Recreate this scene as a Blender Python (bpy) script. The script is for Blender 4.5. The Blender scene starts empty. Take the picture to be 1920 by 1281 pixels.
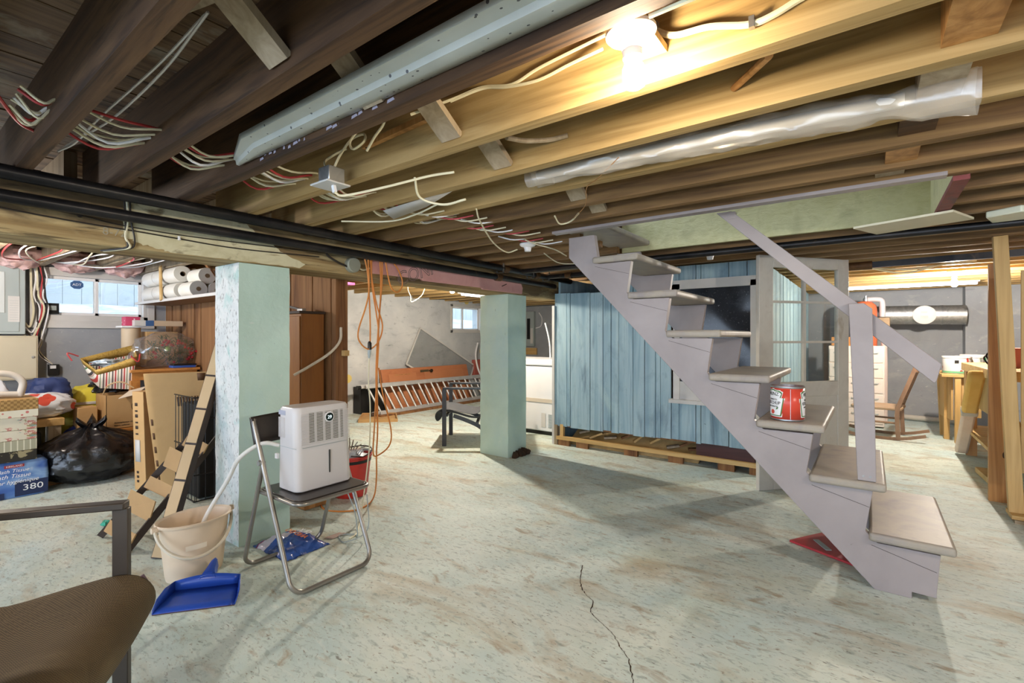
import bpy, bmesh, math, random
from mathutils import Vector, Matrix, Euler, noise as mnoise
random.seed(7)
R = math.radians
SC = bpy.context.scene
COL = SC.collection

# ---------------------------------------------------------------- camera
cam_data = bpy.data.cameras.new('camera')
cam = bpy.data.objects.new('camera', cam_data); COL.objects.link(cam)
cam.location = (0, 0, 1.2)
cam.rotation_euler = (R(90), 0, math.atan2(.597, .802))
cam_data.sensor_width = 36.0
cam_data.lens = 900.0/1920.0*36.0
cam_data.shift_y = -8.5/1920.0
cam_data.clip_start = 0.02
SC.camera = cam

# ---------------------------------------------------------------- world and exposure
W = bpy.data.worlds.new('world'); SC.world = W; W.use_nodes = True
bg = W.node_tree.nodes['Background']
bg.inputs[0].default_value = (.66, .80, 1.0, 1); bg.inputs[1].default_value = 2.8
SC.view_settings.view_transform = 'Standard'; SC.view_settings.look = 'None'
SC.view_settings.gamma = 1.0; SC.view_settings.use_curve_mapping = False
SC.view_settings.exposure = 1.12
SC.cycles.use_denoising = True
SC.cycles.max_bounces = 8; SC.cycles.diffuse_bounces = 5; SC.cycles.transparent_max_bounces = 12
SC.cycles.caustics_reflective = False; SC.cycles.caustics_refractive = False
SC.cycles.sample_clamp_indirect = 6.0

BULB = dict(main=240, middle=1900, far=1700, rear=750)   # radiance of each lit bulb's glass

# ---------------------------------------------------------------- helpers: colour and materials
def lin(hx):
    hx = hx.lstrip('#'); c = [int(hx[i:i+2], 16)/255 for i in (0, 2, 4)]
    return tuple((v/12.92 if v <= .04045 else ((v+.055)/1.055)**2.4) for v in c) + (1,)
MATS = {}
def pmat(name, cols, scale=4.0, detail=5, rough=.6, metal=0, bump=.15, bscale=None, dist=.4, over=(), world=False, spec=.4, rvar=0):
    """noise-ramp procedural material; over = overlays of paint loss, stains, dots, stripes"""
    if name in MATS: return MATS[name]
    m = bpy.data.materials.new(name); m.use_nodes = True; MATS[name] = m
    nt = m.node_tree; N = nt.nodes; L = nt.links; b = N['Principled BSDF']
    if isinstance(cols, str): cols = [cols]
    if world:
        co = N.new('ShaderNodeNewGeometry').outputs['Position']
    else:
        co = N.new('ShaderNodeTexCoord').outputs['Object']
    def mapped(s):
        mp = N.new('ShaderNodeMapping'); L.new(co, mp.inputs['Vector'])
        mp.inputs['Scale'].default_value = (s, s, s) if isinstance(s, (int, float)) else s
        return mp.outputs[0]
    def noise(s, d=detail, di=dist):
        n = N.new('ShaderNodeTexNoise'); n.inputs['Scale'].default_value = 1; n.inputs['Detail'].default_value = d
        n.inputs['Distortion'].default_value = di; n.inputs['Roughness'].default_value = .6
        L.new(mapped(s), n.inputs['Vector']); return n.outputs['Fac']
    nz = noise(scale)
    rp = N.new('ShaderNodeValToRGB'); L.new(nz, rp.inputs[0])
    cr = rp.color_ramp
    if len(cols) == 1: cols = cols*2
    n = len(cols)
    pos = [.3+.4*i/(n-1) for i in range(n)]
    while len(cr.elements) < n: cr.elements.new(.5)
    for e, p, c in zip(cr.elements, pos, cols): e.position = p; e.color = lin(c)
    col = rp.outputs[0]
    def math_(op, a, v=None, c=None):
        q = N.new('ShaderNodeMath'); q.operation = op; L.new(a, q.inputs[0])
        if v is not None:
            if hasattr(v, 'is_output'): L.new(v, q.inputs[1])
            else: q.inputs[1].default_value = v
        if c is not None: q.inputs[2].default_value = c
        return q.outputs[0]
    for o in over:
        kind = o[0]
        if kind == 'n':      # noise patches: hex, scale, low, high, strength
            f = noise(o[2], 6, .6)
            mr = N.new('ShaderNodeMapRange'); L.new(f, mr.inputs[0])
            mr.inputs[1].default_value = o[3]; mr.inputs[2].default_value = o[4]
            mr.inputs[4].default_value = o[5] if len(o) > 5 else 1.0; fac = mr.outputs[0]
        elif kind == 'v':    # voronoi dots: hex, scale, radius
            v = N.new('ShaderNodeTexVoronoi'); v.inputs['Scale'].default_value = 1; L.new(mapped(o[2]), v.inputs['Vector'])
            fac = math_('LESS_THAN', v.outputs['Distance'], o[3])
        elif kind == 's':    # stripes: hex, axis, period, width, offset
            sx = N.new('ShaderNodeSeparateXYZ'); L.new(co, sx.inputs[0])
            q = math_('ADD', sx.outputs[o[2]], 50.0+(o[5] if len(o) > 5 else 0))
            q = math_('DIVIDE', q, o[3]); q = math_('FRACT', q); fac = math_('LESS_THAN', q, o[4]/o[3])
        elif kind == 'c':    # fine checker: hex, scale
            v = N.new('ShaderNodeTexChecker'); v.inputs['Scale'].default_value = 1; L.new(mapped(o[2]), v.inputs['Vector'])
            fac = v.outputs['Fac']
        mx = N.new('ShaderNodeMix'); mx.data_type = 'RGBA'; L.new(fac, mx.inputs[0]); L.new(col, mx.inputs[6])
        mx.inputs[7].default_value = lin(o[1]); col = mx.outputs[2]
    L.new(col, b.inputs['Base Color'])
    b.inputs['Roughness'].default_value = rough; b.inputs['Metallic'].default_value = metal
    b.inputs['Specular IOR Level'].default_value = spec
    if bump:
        bp = N.new('ShaderNodeBump'); bp.inputs['Strength'].default_value = bump; bp.inputs['Distance'].default_value = .01
        L.new(noise(bscale if bscale else scale, 6), bp.inputs['Height']); L.new(bp.outputs[0], b.inputs['Normal'])
    return m
def emit(name, hx, strength):
    if name in MATS: return MATS[name]
    m = bpy.data.materials.new(name); m.use_nodes = True; MATS[name] = m
    b = m.node_tree.nodes['Principled BSDF']
    b.inputs['Base Color'].default_value = (.8, .8, .8, 1)
    b.inputs['Emission Color'].default_value = lin(hx); b.inputs['Emission Strength'].default_value = strength
    return m
def clear(name, tint='#ffffff', gloss=.12, rough=.03, haze=0.0, haze_col='#ffffff'):
    """thin clear sheet: straight-through light, a share of mirror and of milky haze"""
    if name in MATS: return MATS[name]
    m = bpy.data.materials.new(name); m.use_nodes = True; MATS[name] = m
    nt = m.node_tree; N = nt.nodes; L = nt.links; out = N['Material Output']; N.remove(N['Principled BSDF'])
    t = N.new('ShaderNodeBsdfTransparent'); t.inputs[0].default_value = lin(tint)
    g = N.new('ShaderNodeBsdfGlossy'); g.inputs['Roughness'].default_value = rough
    mx = N.new('ShaderNodeMixShader'); mx.inputs[0].default_value = gloss
    L.new(t.outputs[0], mx.inputs[1]); L.new(g.outputs[0], mx.inputs[2]); last = mx.outputs[0]
    if haze:
        d = N.new('ShaderNodeBsdfDiffuse'); d.inputs[0].default_value = lin(haze_col)
        m2 = N.new('ShaderNodeMixShader'); m2.inputs[0].default_value = haze
        L.new(last, m2.inputs[1]); L.new(d.outputs[0], m2.inputs[2]); last = m2.outputs[0]
    L.new(last, out.inputs[0])
    return m

# ---------------------------------------------------------------- helpers: meshes
def catmull(pts, n=6):
    if len(pts) < 3: return [Vector(p) for p in pts]
    P = [Vector(p) for p in pts]; P = [P[0]*2-P[1]] + P + [P[-1]*2-P[-2]]; out = []
    for i in range(1, len(P)-2):
        a, b, c, d = P[i-1:i+3]
        for k in range(n):
            t = k/n
            out.append(.5*((2*b)+(c-a)*t+(2*a-5*b+4*c-d)*t*t+(3*b-a-3*c+d)*t**3))
    out.append(P[-2]); return out
class MB:
    def __init__(s): s.v = []; s.f = []; s.m = []; s.sm = []
    def add(s, vs, fs, mi=0, smooth=False):
        o = len(s.v); s.v += [tuple(v) for v in vs]
        for f in fs: s.f.append([i+o for i in f]); s.m.append(mi); s.sm.append(smooth)
        return s
    def box(s, lo, hi, mi=0, rot=None, about=None):
        x0, y0, z0 = lo; x1, y1, z1 = hi
        vs = [Vector(p) for p in ((x0,y0,z0),(x1,y0,z0),(x1,y1,z0),(x0,y1,z0),(x0,y0,z1),(x1,y0,z1),(x1,y1,z1),(x0,y1,z1))]
        if rot:
            c = Vector(about) if about else (Vector(lo)+Vector(hi))/2
            E = Euler(rot).to_matrix(); vs = [E@(v-c)+c for v in vs]
        return s.add(vs, [(0,3,2,1),(4,5,6,7),(0,1,5,4),(1,2,6,5),(2,3,7,6),(3,0,4,7)], mi)
    def bar(s, a, b, w, t, up=(0,0,1), mi=0):
        """board from a to b; w across (side direction), t along up"""
        a, b = Vector(a), Vector(b); d = (b-a).normalized(); u = Vector(up); side = d.cross(u).normalized(); u = side.cross(d).normalized()
        vs = []
        for p in (a, b):
            for i, j in ((-1,-1),(1,-1),(1,1),(-1,1)): vs.append(p+side*(w/2*i)+u*(t/2*j))
        return s.add(vs, [(0,3,2,1),(4,5,6,7),(0,1,5,4),(1,2,6,5),(2,3,7,6),(3,0,4,7)], mi)
    def tube(s, pts, r, seg=8, smooth=0, closed=False, mi=0, cap=True):
        P = catmull(pts, smooth) if smooth else [Vector(p) for p in pts]
        n = len(P); rr = r if isinstance(r, (list, tuple)) else [r]*n
        if len(rr) != n: rr = [rr[min(len(rr)-1, int(i*len(rr)/n))] for i in range(n)]
        T = []
        for i in range(n):
            if closed: d = P[(i+1)%n]-P[i-1]
            else: d = P[min(i+1,n-1)]-P[max(i-1,0)]
            T.append(d.normalized() if d.length > 1e-9 else Vector((0,0,1)))
        u = T[0].orthogonal().normalized(); vs = []
        for i in range(n):
            u = (u-T[i]*u.dot(T[i])).normalized(); w = T[i].cross(u)
            for k in range(seg):
                a = 2*math.pi*k/seg; vs.append(P[i]+(u*math.cos(a)+w*math.sin(a))*rr[i])
        fs = []
        for i in range(n if closed else n-1):
            j = (i+1)%n
            for k in range(seg): fs.append((i*seg+k, i*seg+(k+1)%seg, j*seg+(k+1)%seg, j*seg+k))
        if not closed and cap: fs += [tuple(range(seg))[::-1], tuple((n-1)*seg+k for k in range(seg))]
        return s.add(vs, fs, mi, True)
    def lathe(s, prof, c=(0,0,0), seg=24, mi=0, axis='z', scale=(1,1), cap=True):
        vs = []; fs = []; n = len(prof)
        for r, z in prof:
            for k in range(seg):
                a = 2*math.pi*k/seg; x, y = r*math.cos(a)*scale[0], r*math.sin(a)*scale[1]
                p = (x, y, z) if axis == 'z' else ((z, x, y) if axis == 'x' else (x, z, y))
                vs.append(Vector(p)+Vector(c))
        for i in range(n-1):
            for k in range(seg): fs.append((i*seg+k, i*seg+(k+1)%seg, (i+1)*seg+(k+1)%seg, (i+1)*seg+k))
        if cap: fs += [tuple(range(seg))[::-1], tuple((n-1)*seg+k for k in range(seg))]
        return s.add(vs, fs, mi, True)
    def prism(s, poly, ext, mi=0):
        """poly = list of 3D points in a plane; ext = extrusion vector"""
        n = len(poly); e = Vector(ext); vs = [Vector(p) for p in poly]; vs += [v+e for v in vs]
        fs = [tuple(range(n))[::-1], tuple(range(n, 2*n))] + [(i, (i+1)%n, n+(i+1)%n, n+i) for i in range(n)]
        return s.add(vs, fs, mi)
    def grid(s, rows, mi=0, smooth=True, closed=False):
        n = len(rows); m = len(rows[0]); vs = [p for r in rows for p in r]; fs = []
        for i in range(n-1):
            for j in range(m if closed else m-1): fs.append((i*m+j, i*m+(j+1)%m, (i+1)*m+(j+1)%m, (i+1)*m+j))
        return s.add(vs, fs, mi, smooth)
    def blob(s, c, rad, seed=0, amp=.15, freq=2.0, seg=28, rings=18, floor=None, mi=0, power=1.0):
        rows = []
        for i in range(rings+1):
            th = math.pi*i/rings; row = []
            for k in range(seg):
                ph = 2*math.pi*k/seg
                d = Vector((math.sin(th)*math.cos(ph), math.sin(th)*math.sin(ph), math.cos(th)))
                if power != 1: d = Vector([math.copysign(abs(q)**power, q) for q in d])
                q = 1+amp*mnoise.noise(d*freq+Vector((seed*7.3, seed*3.1, seed)))+amp*.5*mnoise.noise(d*freq*2.7+Vector((seed, 5, seed*2)))
                p = Vector((d.x*rad[0]*q, d.y*rad[1]*q, d.z*rad[2]*q))+Vector(c)
                if floor is not None and p.z < floor: p.z = floor+.002*mnoise.noise(p*9)
                row.append(p)
            rows.append(row)
        return s.grid(rows, mi, True, True)
    def build(s, name, mats, parent=None, bevel=0, local=False, bseg=2, sub=0, solid=0, origin=None):
        me = bpy.data.meshes.new(name)
        vs = [Vector(v) for v in s.v]
        if parent is not None and not local:
            inv = parent_matrix(parent).inverted(); vs = [inv@v for v in vs]
        off = Vector((0,0,0))
        if parent is None:
            if origin is None:
                xs = [v.x for v in vs]; ys = [v.y for v in vs]; zs = [v.z for v in vs]
                off = Vector(((min(xs)+max(xs))/2, (min(ys)+max(ys))/2, min(zs)))
            else: off = Vector(origin)
            vs = [v-off for v in vs]
        me.from_pydata(vs, [], s.f)
        me.polygons.foreach_set('material_index', s.m); me.polygons.foreach_set('use_smooth', s.sm)
        for mt in (mats if isinstance(mats, (list, tuple)) else [mats]): me.materials.append(mt)
        bm = bmesh.new(); bm.from_mesh(me); bmesh.ops.recalc_face_normals(bm, faces=bm.faces); bm.to_mesh(me); bm.free()
        me.update(); me.set_sharp_from_angle(angle=R(38))
        o = bpy.data.objects.new(name, me); COL.objects.link(o)
        if parent is None: o.location = off
        else: o.parent = parent
        if bevel:
            md = o.modifiers.new('bevel', 'BEVEL'); md.width = bevel; md.segments = bseg; md.limit_method = 'ANGLE'; md.angle_limit = R(40)
        if solid:
            md = o.modifiers.new('solid', 'SOLIDIFY'); md.thickness = solid; md.offset = 0
        if sub:
            md = o.modifiers.new('sub', 'SUBSURF'); md.levels = sub; md.render_levels = sub
        return o
def parent_matrix(o):
    M = Matrix.LocRotScale(o.location, o.rotation_euler, None)
    return parent_matrix(o.parent)@M if o.parent else M
def tag(o, label=None, cat=None, group=None, kind=None):
    if label: o['label'] = label
    if cat: o['category'] = cat
    if group: o['group'] = group
    if kind: o['kind'] = kind
    return o
def thing(name, label, cat, loc=(0,0,0), rz=0, group=None, rot=None):
    o = bpy.data.objects.new(name, None); COL.objects.link(o); o.empty_display_size = .05
    o.location = loc; o.rotation_euler = rot if rot else (0, 0, rz)
    return tag(o, label, cat, group)
def one(mb, name, mats, label, cat, group=None, **kw):
    return tag(mb.build(name, mats, None, **kw), label, cat, group)
def struct(mb, name, mats, parent=None, **kw):
    o = mb.build(name, mats, parent, **kw)
    if parent is None: o['kind'] = 'structure'
    return o
def dup(root, loc, rot=None, label=None):
    r = root.copy(); COL.objects.link(r); r.location = loc
    if rot: r.rotation_euler = rot
    if label: r['label'] = label
    for ch in list(root.children):
        c = ch.copy(); COL.objects.link(c); c.parent = r
        for g in list(ch.children):
            d = g.copy(); COL.objects.link(d); d.parent = c
    return r
def text_mesh(body, size, depth=.0006, align='CENTER', spacing=1.0, shear=0, outline=0, wx=1.0):
    """lettering as plain vertices and faces in the xy plane"""
    cu = bpy.data.curves.new('lettering', 'FONT'); cu.body = body; cu.size = size; cu.align_x = align; cu.align_y = 'CENTER'
    cu.extrude = depth; cu.space_character = spacing; cu.shear = shear; cu.resolution_u = 3
    if outline: cu.fill_mode = 'NONE'; cu.bevel_depth = outline; cu.extrude = 0; cu.bevel_resolution = 0
    ob = bpy.data.objects.new('lettering', cu); COL.objects.link(ob)
    me = bpy.data.meshes.new_from_object(ob.evaluated_get(bpy.context.evaluated_depsgraph_get()))
    vs = [Vector((v.co.x*wx, v.co.y, v.co.z)) for v in me.vertices]; fs = [tuple(p.vertices) for p in me.polygons]
    bpy.data.objects.remove(ob); bpy.data.curves.remove(cu); bpy.data.meshes.remove(me)
    return vs, fs
def put_text(mb, body, size, o, ux, uy, mi=0, **kw):
    """lettering laid on a plane: origin o, reading direction ux, up direction uy"""
    ux, uy = Vector(ux).normalized(), Vector(uy).normalized(); n = ux.cross(uy)
    vs, fs = text_mesh(body, size, **kw)
    return mb.add([Vector(o)+ux*v.x+uy*v.y+n*v.z for v in vs], fs, mi)
def put_text_round(mb, body, size, c, r, ang, z, mi=0, **kw):
    """lettering wrapped round an upright cylinder"""
    vs, fs = text_mesh(body, size, **kw)
    return mb.add([Vector((c[0]+(r+v.z)*math.cos(ang+v.x/r), c[1]+(r+v.z)*math.sin(ang+v.x/r), c[2]+z+v.y)) for v in vs], fs, mi)

# ---------------------------------------------------------------- materials
def wood(name, cols, axis='x', fine=1.0, rough=.65, bump=.25, over=(), world=False):
    a, b = 1.2*fine, 26*fine
    s = {'x': (a, b, b), 'y': (b, a, b), 'z': (b, b, a)}[axis]
    return pmat(name, cols, s, 6, rough, bump=bump, dist=.8, over=over, world=world)
M_floor = pmat('painted concrete floor', ['#b6c8c1', '#c9d8d1', '#d6e1da', '#bfd1cd'], (1.1, 1.6, 1), 8, .62, bump=.12, bscale=22, world=True, over=[
    ('n', '#bdb992', (.55, .8, 1), .48, .74, .75), ('n', '#e0e2d6', (.9, 2.2, 1), .50, .74, .7), ('n', '#a9c9d2', (.7, .9, 1), .50, .72, .7),
    ('n', '#a98f64', (1.6, 4, 1), .52, .70, .7), ('n', '#94754b', (6, 12, 1), .58, .70, .65), ('n', '#edefe6', (8, 22, 1), .54, .72, .4), ('n', '#8b9c97', (22, 50, 1), .54, .66, .6), ('n', '#6f5a3f', (45, 90, 1), .60, .67, .65),
    ('n', '#4d4438', (18, 50, 1), .66, .71, .7)])
M_cement = pmat('grey painted foundation wall', ['#8b8e92', '#9a9da1', '#a8a9aa'], 1.3, 7, .8, bump=.3, bscale=14, world=True, over=[
    ('n', '#b9b8b4', (3, 3, 5), .58, .72, .6), ('n', '#6f7276', (5, 5, 9), .64, .74, .5), ('n', '#d8d4cc', (16, 16, 22), .66, .72, .6)])
M_cementw = pmat('whitewashed foundation wall', ['#aeb0b1', '#c6c7c7', '#d9d8d5'], 1.2, 7, .85, bump=.3, bscale=14, world=True, over=[
    ('n', '#8d9196', (2.2, 2.2, 6), .56, .70, .55), ('n', '#6d7175', (9, 9, 22), .63, .72, .6), ('v', '#d9c376', (1.7, 1.7, 1.9), .13), ('n', '#d9a9ad', (3, 3, 3), .70, .76, .5)])
M_sub = wood('old subfloor boards', ['#241a12', '#4f3a27', '#7a6146', '#38291b'], 'y', .6, .8, over=[('n', '#aaa698', (5, 2.2, 5), .58, .70, .75)], world=True)
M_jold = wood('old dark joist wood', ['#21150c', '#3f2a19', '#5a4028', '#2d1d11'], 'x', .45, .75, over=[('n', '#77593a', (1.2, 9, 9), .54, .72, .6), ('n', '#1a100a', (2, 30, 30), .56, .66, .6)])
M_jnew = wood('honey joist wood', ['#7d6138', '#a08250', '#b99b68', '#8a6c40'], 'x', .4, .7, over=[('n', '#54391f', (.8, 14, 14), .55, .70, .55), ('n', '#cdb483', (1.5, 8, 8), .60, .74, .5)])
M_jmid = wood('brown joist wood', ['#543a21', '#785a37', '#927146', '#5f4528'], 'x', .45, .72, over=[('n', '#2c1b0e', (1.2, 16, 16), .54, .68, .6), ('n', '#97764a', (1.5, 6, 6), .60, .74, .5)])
M_beam = wood('weathered beam wood', ['#6d573a', '#947b51', '#b39d70', '#7d6643'], 'y', .35, .8, over=[('n', '#443122', (5, .9, 7), .50, .62, .75), ('n', '#b5a77e', (4, 1.0, 6), .58, .68, .7), ('n', '#2a1d12', (30, 2.5, 40), .58, .66, .7)], world=True)
M_beampaint = pmat('cream whitewash on beam', ['#c6bd97', '#d3cba8', '#b9ae86'], 5, 6, .8, over=[('n', '#5f4b2e', (4, 4, 7), .54, .62, .8), ('n', '#8a7650', (22, 5, 30), .60, .68, .6)], world=True)
M_pillar = pmat('mint painted concrete', ['#b4cdbe', '#bfd6c8', '#c8dccf'], 2.5, 5, .6, bump=.25, bscale=18, world=True, over=[
    ('n', '#e0e0d8', (22, 22, 22), .66, .72, .5), ('n', '#4d5a55', (26, 26, 20), .70, .74, .6), ('n', '#a8cbd4', (1.6, 1.6, 1), .52, .72, .5)])
M_pillarworn = pmat('worn white and mint concrete', ['#bcbfbe', '#cfcfcb', '#a3b5b2'], 4, 7, .75, bump=.4, bscale=18, world=True, over=[
    ('n', '#6b6863', (70, 70, 34), .56, .64, .7), ('n', '#9dbdb6', (6, 6, 4), .58, .66, .7)])
M_blue = wood('blue painted barn boards', ['#748f9e', '#8ba8b5', '#a3bcc4', '#7f98a6'], 'z', .35, .7, bump=.4, over=[('n', '#6b8494', (5, 5, 2), .54, .68, .6), 
    ('n', '#46596a', (14, 14, 1.5), .60, .72, .6), ('n', '#b5cdcb', (3, 3, 1.4), .60, .72, .5), ('n', '#39444d', (16, 16, 22), .70, .74, .8)], world=True)
M_rough = wood('rough sawn brown planks', ['#5c3b22', '#7c5433', '#946a43', '#684528'], 'z', .4, .8, over=[('n', '#573c22', (9, 9, 2), .60, .74, .6)], world=True)
M_pine = wood('pale pine lumber', ['#b8935a', '#cda86c', '#dabb83'], 'z', .5, .6)
M_pinex = wood('pale pine board', ['#b8935a', '#cda86c', '#dabb83'], 'x', .5, .6)
M_ply = wood('plywood', ['#b08d57', '#c29e66', '#cdac76'], 'z', .25, .65)
M_knot = wood('knotty plank', ['#7b522c', '#a1713f', '#c08f58', '#8d6236'], 'z', .35, .55, over=[('v', '#3a2413', (9, 9, 3.2), .09)])
M_oldgrey = wood('grey old wood', ['#85755c', '#a3927a', '#b7a78e'], 'z', .6, .8)
M_stair = pmat('grey lavender stair paint', ['#928886', '#9b918f', '#a29896'], 3, 4, .42, bump=.05, bscale=12, over=[('n', '#7a7270', (18, 18, 18), .72, .76, .6)])
M_tread = pmat('dusty tread paint', ['#958c86', '#a3998a', '#8d8584'], 5, 6, .5, bump=.06, over=[('n', '#8d826f', (9, 9, 9), .60, .74, .5)])
M_green = pmat('pale green rough plaster', ['#b3ad7e', '#bfb98c', '#aba57c'], 6, 5, .75, bump=.8, bscale=(16, 16, 34))
M_white = pmat('white paint', ['#c6c3be', '#d2cfca'], 3, 4, .5, bump=.03)
M_offwhite = pmat('dirty white door paint', ['#bcb5a9', '#c8c2b6', '#beb6a9'], 4, 5, .5, bump=.05, over=[('n', '#9c8a6e', (7, 7, 5), .64, .74, .5)])
M_vinyl = pmat('white plastic', '#e9e7e6', 3, 2, .35, bump=0)
M_black = pmat('black plastic', '#1b1a1a', 8, 2, .35, bump=.02)
M_pipe = pmat('black iron pipe', ['#17171a', '#2a292a', '#3a3633'], (3, 3, 3), 5, .38, .55, bump=.08, over=[('n', '#5b4a3a', (9, 9, 9), .64, .74, .5)])
M_steel = pmat('galvanised steel', ['#8d8f90', '#b4b5b4', '#a2a4a5'], 9, 4, .35, .85, bump=.05)
M_alu = pmat('aluminium', ['#bdbdbd', '#d0d0cf'], 9, 3, .4, .35, bump=.02)
M_greymetal = pmat('grey painted steel', ['#9fa8a6', '#a8b1af'], 3, 2, .45, bump=.02)
M_beigemetal = pmat('beige painted steel', ['#bdb39a', '#c6bca3'], 3, 2, .45, bump=.02)
M_cream = pmat('cream cable sheath', ['#d8cfae', '#e3dbbd'], 5, 2, .45, bump=0)
M_red = pmat('red cable sheath', ['#b3383c', '#c44a4a'], 5, 2, .45, bump=0)
M_dkcable = pmat('dark cable sheath', '#2c2520', 5, 2, .5, bump=0)
M_orange = pmat('orange cord sheath', ['#c87a35', '#d98b42'], 5, 2, .45, bump=0)
M_glass = clear('window glass', '#f4f8f8', .10, .02)
M_kraft = pmat('kraft cardboard', ['#b8925f', '#c39c69', '#bb9665'], 3, 4, .8, bump=.05)
M_kraftd = pmat('kraft panel', ['#a9865a', '#b48f60'], 4, 3, .75, bump=.04)
M_darkedge = pmat('dark brown strip edge', ['#33271e', '#40322a'], 5, 3, .6, bump=.03)
M_ink = pmat('black print', '#1d1b1a', 5, 2, .6, bump=0)
M_whiteink = pmat('white print', '#f2f2f2', 5, 2, .6, bump=0)
M_dirt = pmat('dark dirt', ['#2c2018', '#4a3524'], 9, 5, .95, bump=.6)
M_bulbmain = emit('lit bulb glass main', '#ffeccc', BULB['main']); M_bulbmid = emit('lit bulb glass middle', '#fff3e2', BULB['middle'])
M_bulbfar = emit('lit bulb glass far', '#fff3e4', BULB['far']); M_bulbrear = emit('lit bulb glass rear', '#fff3e6', BULB['rear'])
M_tube = emit('lit fluorescent tube', '#f3f6ff', 9)
M_snow = pmat('snow', ['#8d96a3', '#d5dbe4'], 2.5, 4, .8, bump=.2)

# ---------------------------------------------------------------- the setting
XW, YB, ZC = -6.5, 9.1, 2.11      # far wall, back wall, underside of the subfloor
JZ, JD = 1.875, .235              # joist underside and depth
struct(MB().box((-6.8, -4.2, -.15), (4.6, 9.4, 0)), 'floor', M_floor)
crack = MB(); pts = [(-1.209, 2.243, 0.001), (-1.138, 2.09, 0.001), (-1.07, 2.006, 0.001), (-1.004, 1.964, 0.001), (-0.973, 1.883, 0.001), (-0.902, 1.838, 0.001), (-0.827, 1.795, 0.001), (-0.776, 1.741, 0.001), (-0.712, 1.682, 0.001), (-0.656, 1.584, 0.001), (-0.584, 1.465, 0.001)]
rows = []
for i, p in enumerate(catmull(pts, 8)):
    w = .0022+.0018*mnoise.noise(p*40); j = .004*mnoise.noise(p*70+Vector((3, 1, 2)))
    rows.append([(p.x-w+j, p.y+j, p.z), (p.x+w+j, p.y+j, p.z)])
crack.grid(rows)
fl = bpy.data.objects['floor']
crack.build('crack', M_dirt, fl)
cm = MB()
x = -6.6
while x < 4.5:
    w = random.choice((.135, .14, .15)); dz = random.uniform(0, .006)
    cm.box((x+.003, -4.2, ZC+dz), (x+w-.003, 9.3, ZC+.03)); x += w
struct(cm, 'ceiling', M_sub)
struct(MB().box((-6.8, -4.2, ZC+.03), (4.6, 9.4, ZC+.06)), 'ceiling', M_sub)

def wall_with_holes(axis, pos, thick, a0, a1, z0, z1, holes):
    """wall in plane axis=pos running a0..a1 with rectangular openings (a, b, zlo, zhi)"""
    mb = MB(); cuts = sorted(holes); cur = a0
    def bx(p, q, lo, hi):
        if q-p < 1e-4 or hi-lo < 1e-4: return
        if axis == 'x': mb.box((pos-thick, p, lo), (pos, q, hi))
        else: mb.box((p, pos, lo), (q, pos+thick, hi))
    for a, b, lo, hi in cuts:
        bx(cur, a, z0, z1); bx(a, b, z0, lo); bx(a, b, hi, z1); cur = b
    bx(cur, a1, z0, z1); return mb
WIN1 = (.98, 1.88, 1.36, 1.86); WIN2 = (6.74, 7.66, 1.28, 1.84)
struct(wall_with_holes('x', XW, .25, -4.2, 2.05, 0, ZC, [WIN1]), 'wall_left', M_cement)
struct(wall_with_holes('x', XW, .25, 2.05, 9.35, 0, ZC, [WIN2]), 'wall_left', M_cementw)
struct(wall_with_holes('y', YB, .25, -6.5, 4.5, 0, ZC, []), 'wall_back', M_cement)
struct(MB().box((1.04, 8.85, 0), (2.6, 9.09, ZC)), 'wall_back', M_cement)
struct(MB().box((4.5, -4.2, 0), (4.7, 9.35, ZC)), 'wall_right', M_cement)

# plank partition between the left bay and the middle bay
pm = MB(); x = XW+.01; k = 0
while x < -3.17:
    w = min([.19, .24, .16, .22, .14][k % 5], -3.15-x)
    pm.box((x+.003, 2.05+.006*(k % 3), .02), (x+w-.003, 2.08+.006*(k % 3), 1.63+.24*(x < -3.35))); x += w; k += 1
struct(pm, 'wall_partition', M_rough)
struct(MB().box((-3.2, 2.085, 0), (-3.15, 2.16, 1.63)), 'trim_1', M_rough)

# blue board enclosure under the stairs
def boards(a0, a1, make, ws, seed):
    rnd = random.Random(seed); a = a0; k = 0
    while a < a1-.01:
        w = min(ws[k % len(ws)], a1-a); make(a, a+w, rnd, k); a += w; k += 1
bw = MB()
def blue_front(a, b, rnd, k):
    zb = .215+rnd.uniform(-.012, .012); zt = 1.70+.17*(a > -2.2)-rnd.uniform(0, .03); d = rnd.uniform(0, .012)
    cut = [(zb, zt)]
    if b > -1.5 and a < -.78: cut = [(zb, .60), (1.70, min(zt+.12, 1.87))]
    for lo, hi in cut: bw.box((a+.003, 4.60+d, lo), (b-.003, 4.625+d, hi))
boards(-2.83, -.76, blue_front, [.155, .045, .24, .15, .09, .085, .155, .12, .11, .05, .105, .075], 3)
struct(bw, 'wall_stairs', M_blue)
struct(MB().box((-2.86, 4.595, .0), (-2.83, 4.70, 1.55)), 'trim_2', M_white)
b2 = MB()
def blue_side(a, b, rnd, k):
    d = rnd.uniform(0, .01); b2.box((-.785+d, a+.002, .03), (-.76+d, b-.002, 1.87))
boards(4.63, 8.7, blue_side, [.17, .14, .2, .12, .19], 5)
struct(b2, 'wall_stairs', M_blue)
b3 = MB(); b3.box((-2.82, 6.2, 0), (-.8, 6.23, 1.87))
struct(b3, 'wall_stairs', M_rough)
b4 = MB(); b4.box((-2.85, 4.72, 0), (-2.825, 6.2, 1.87)); struct(b4, 'wall_stairs', M_blue)

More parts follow.
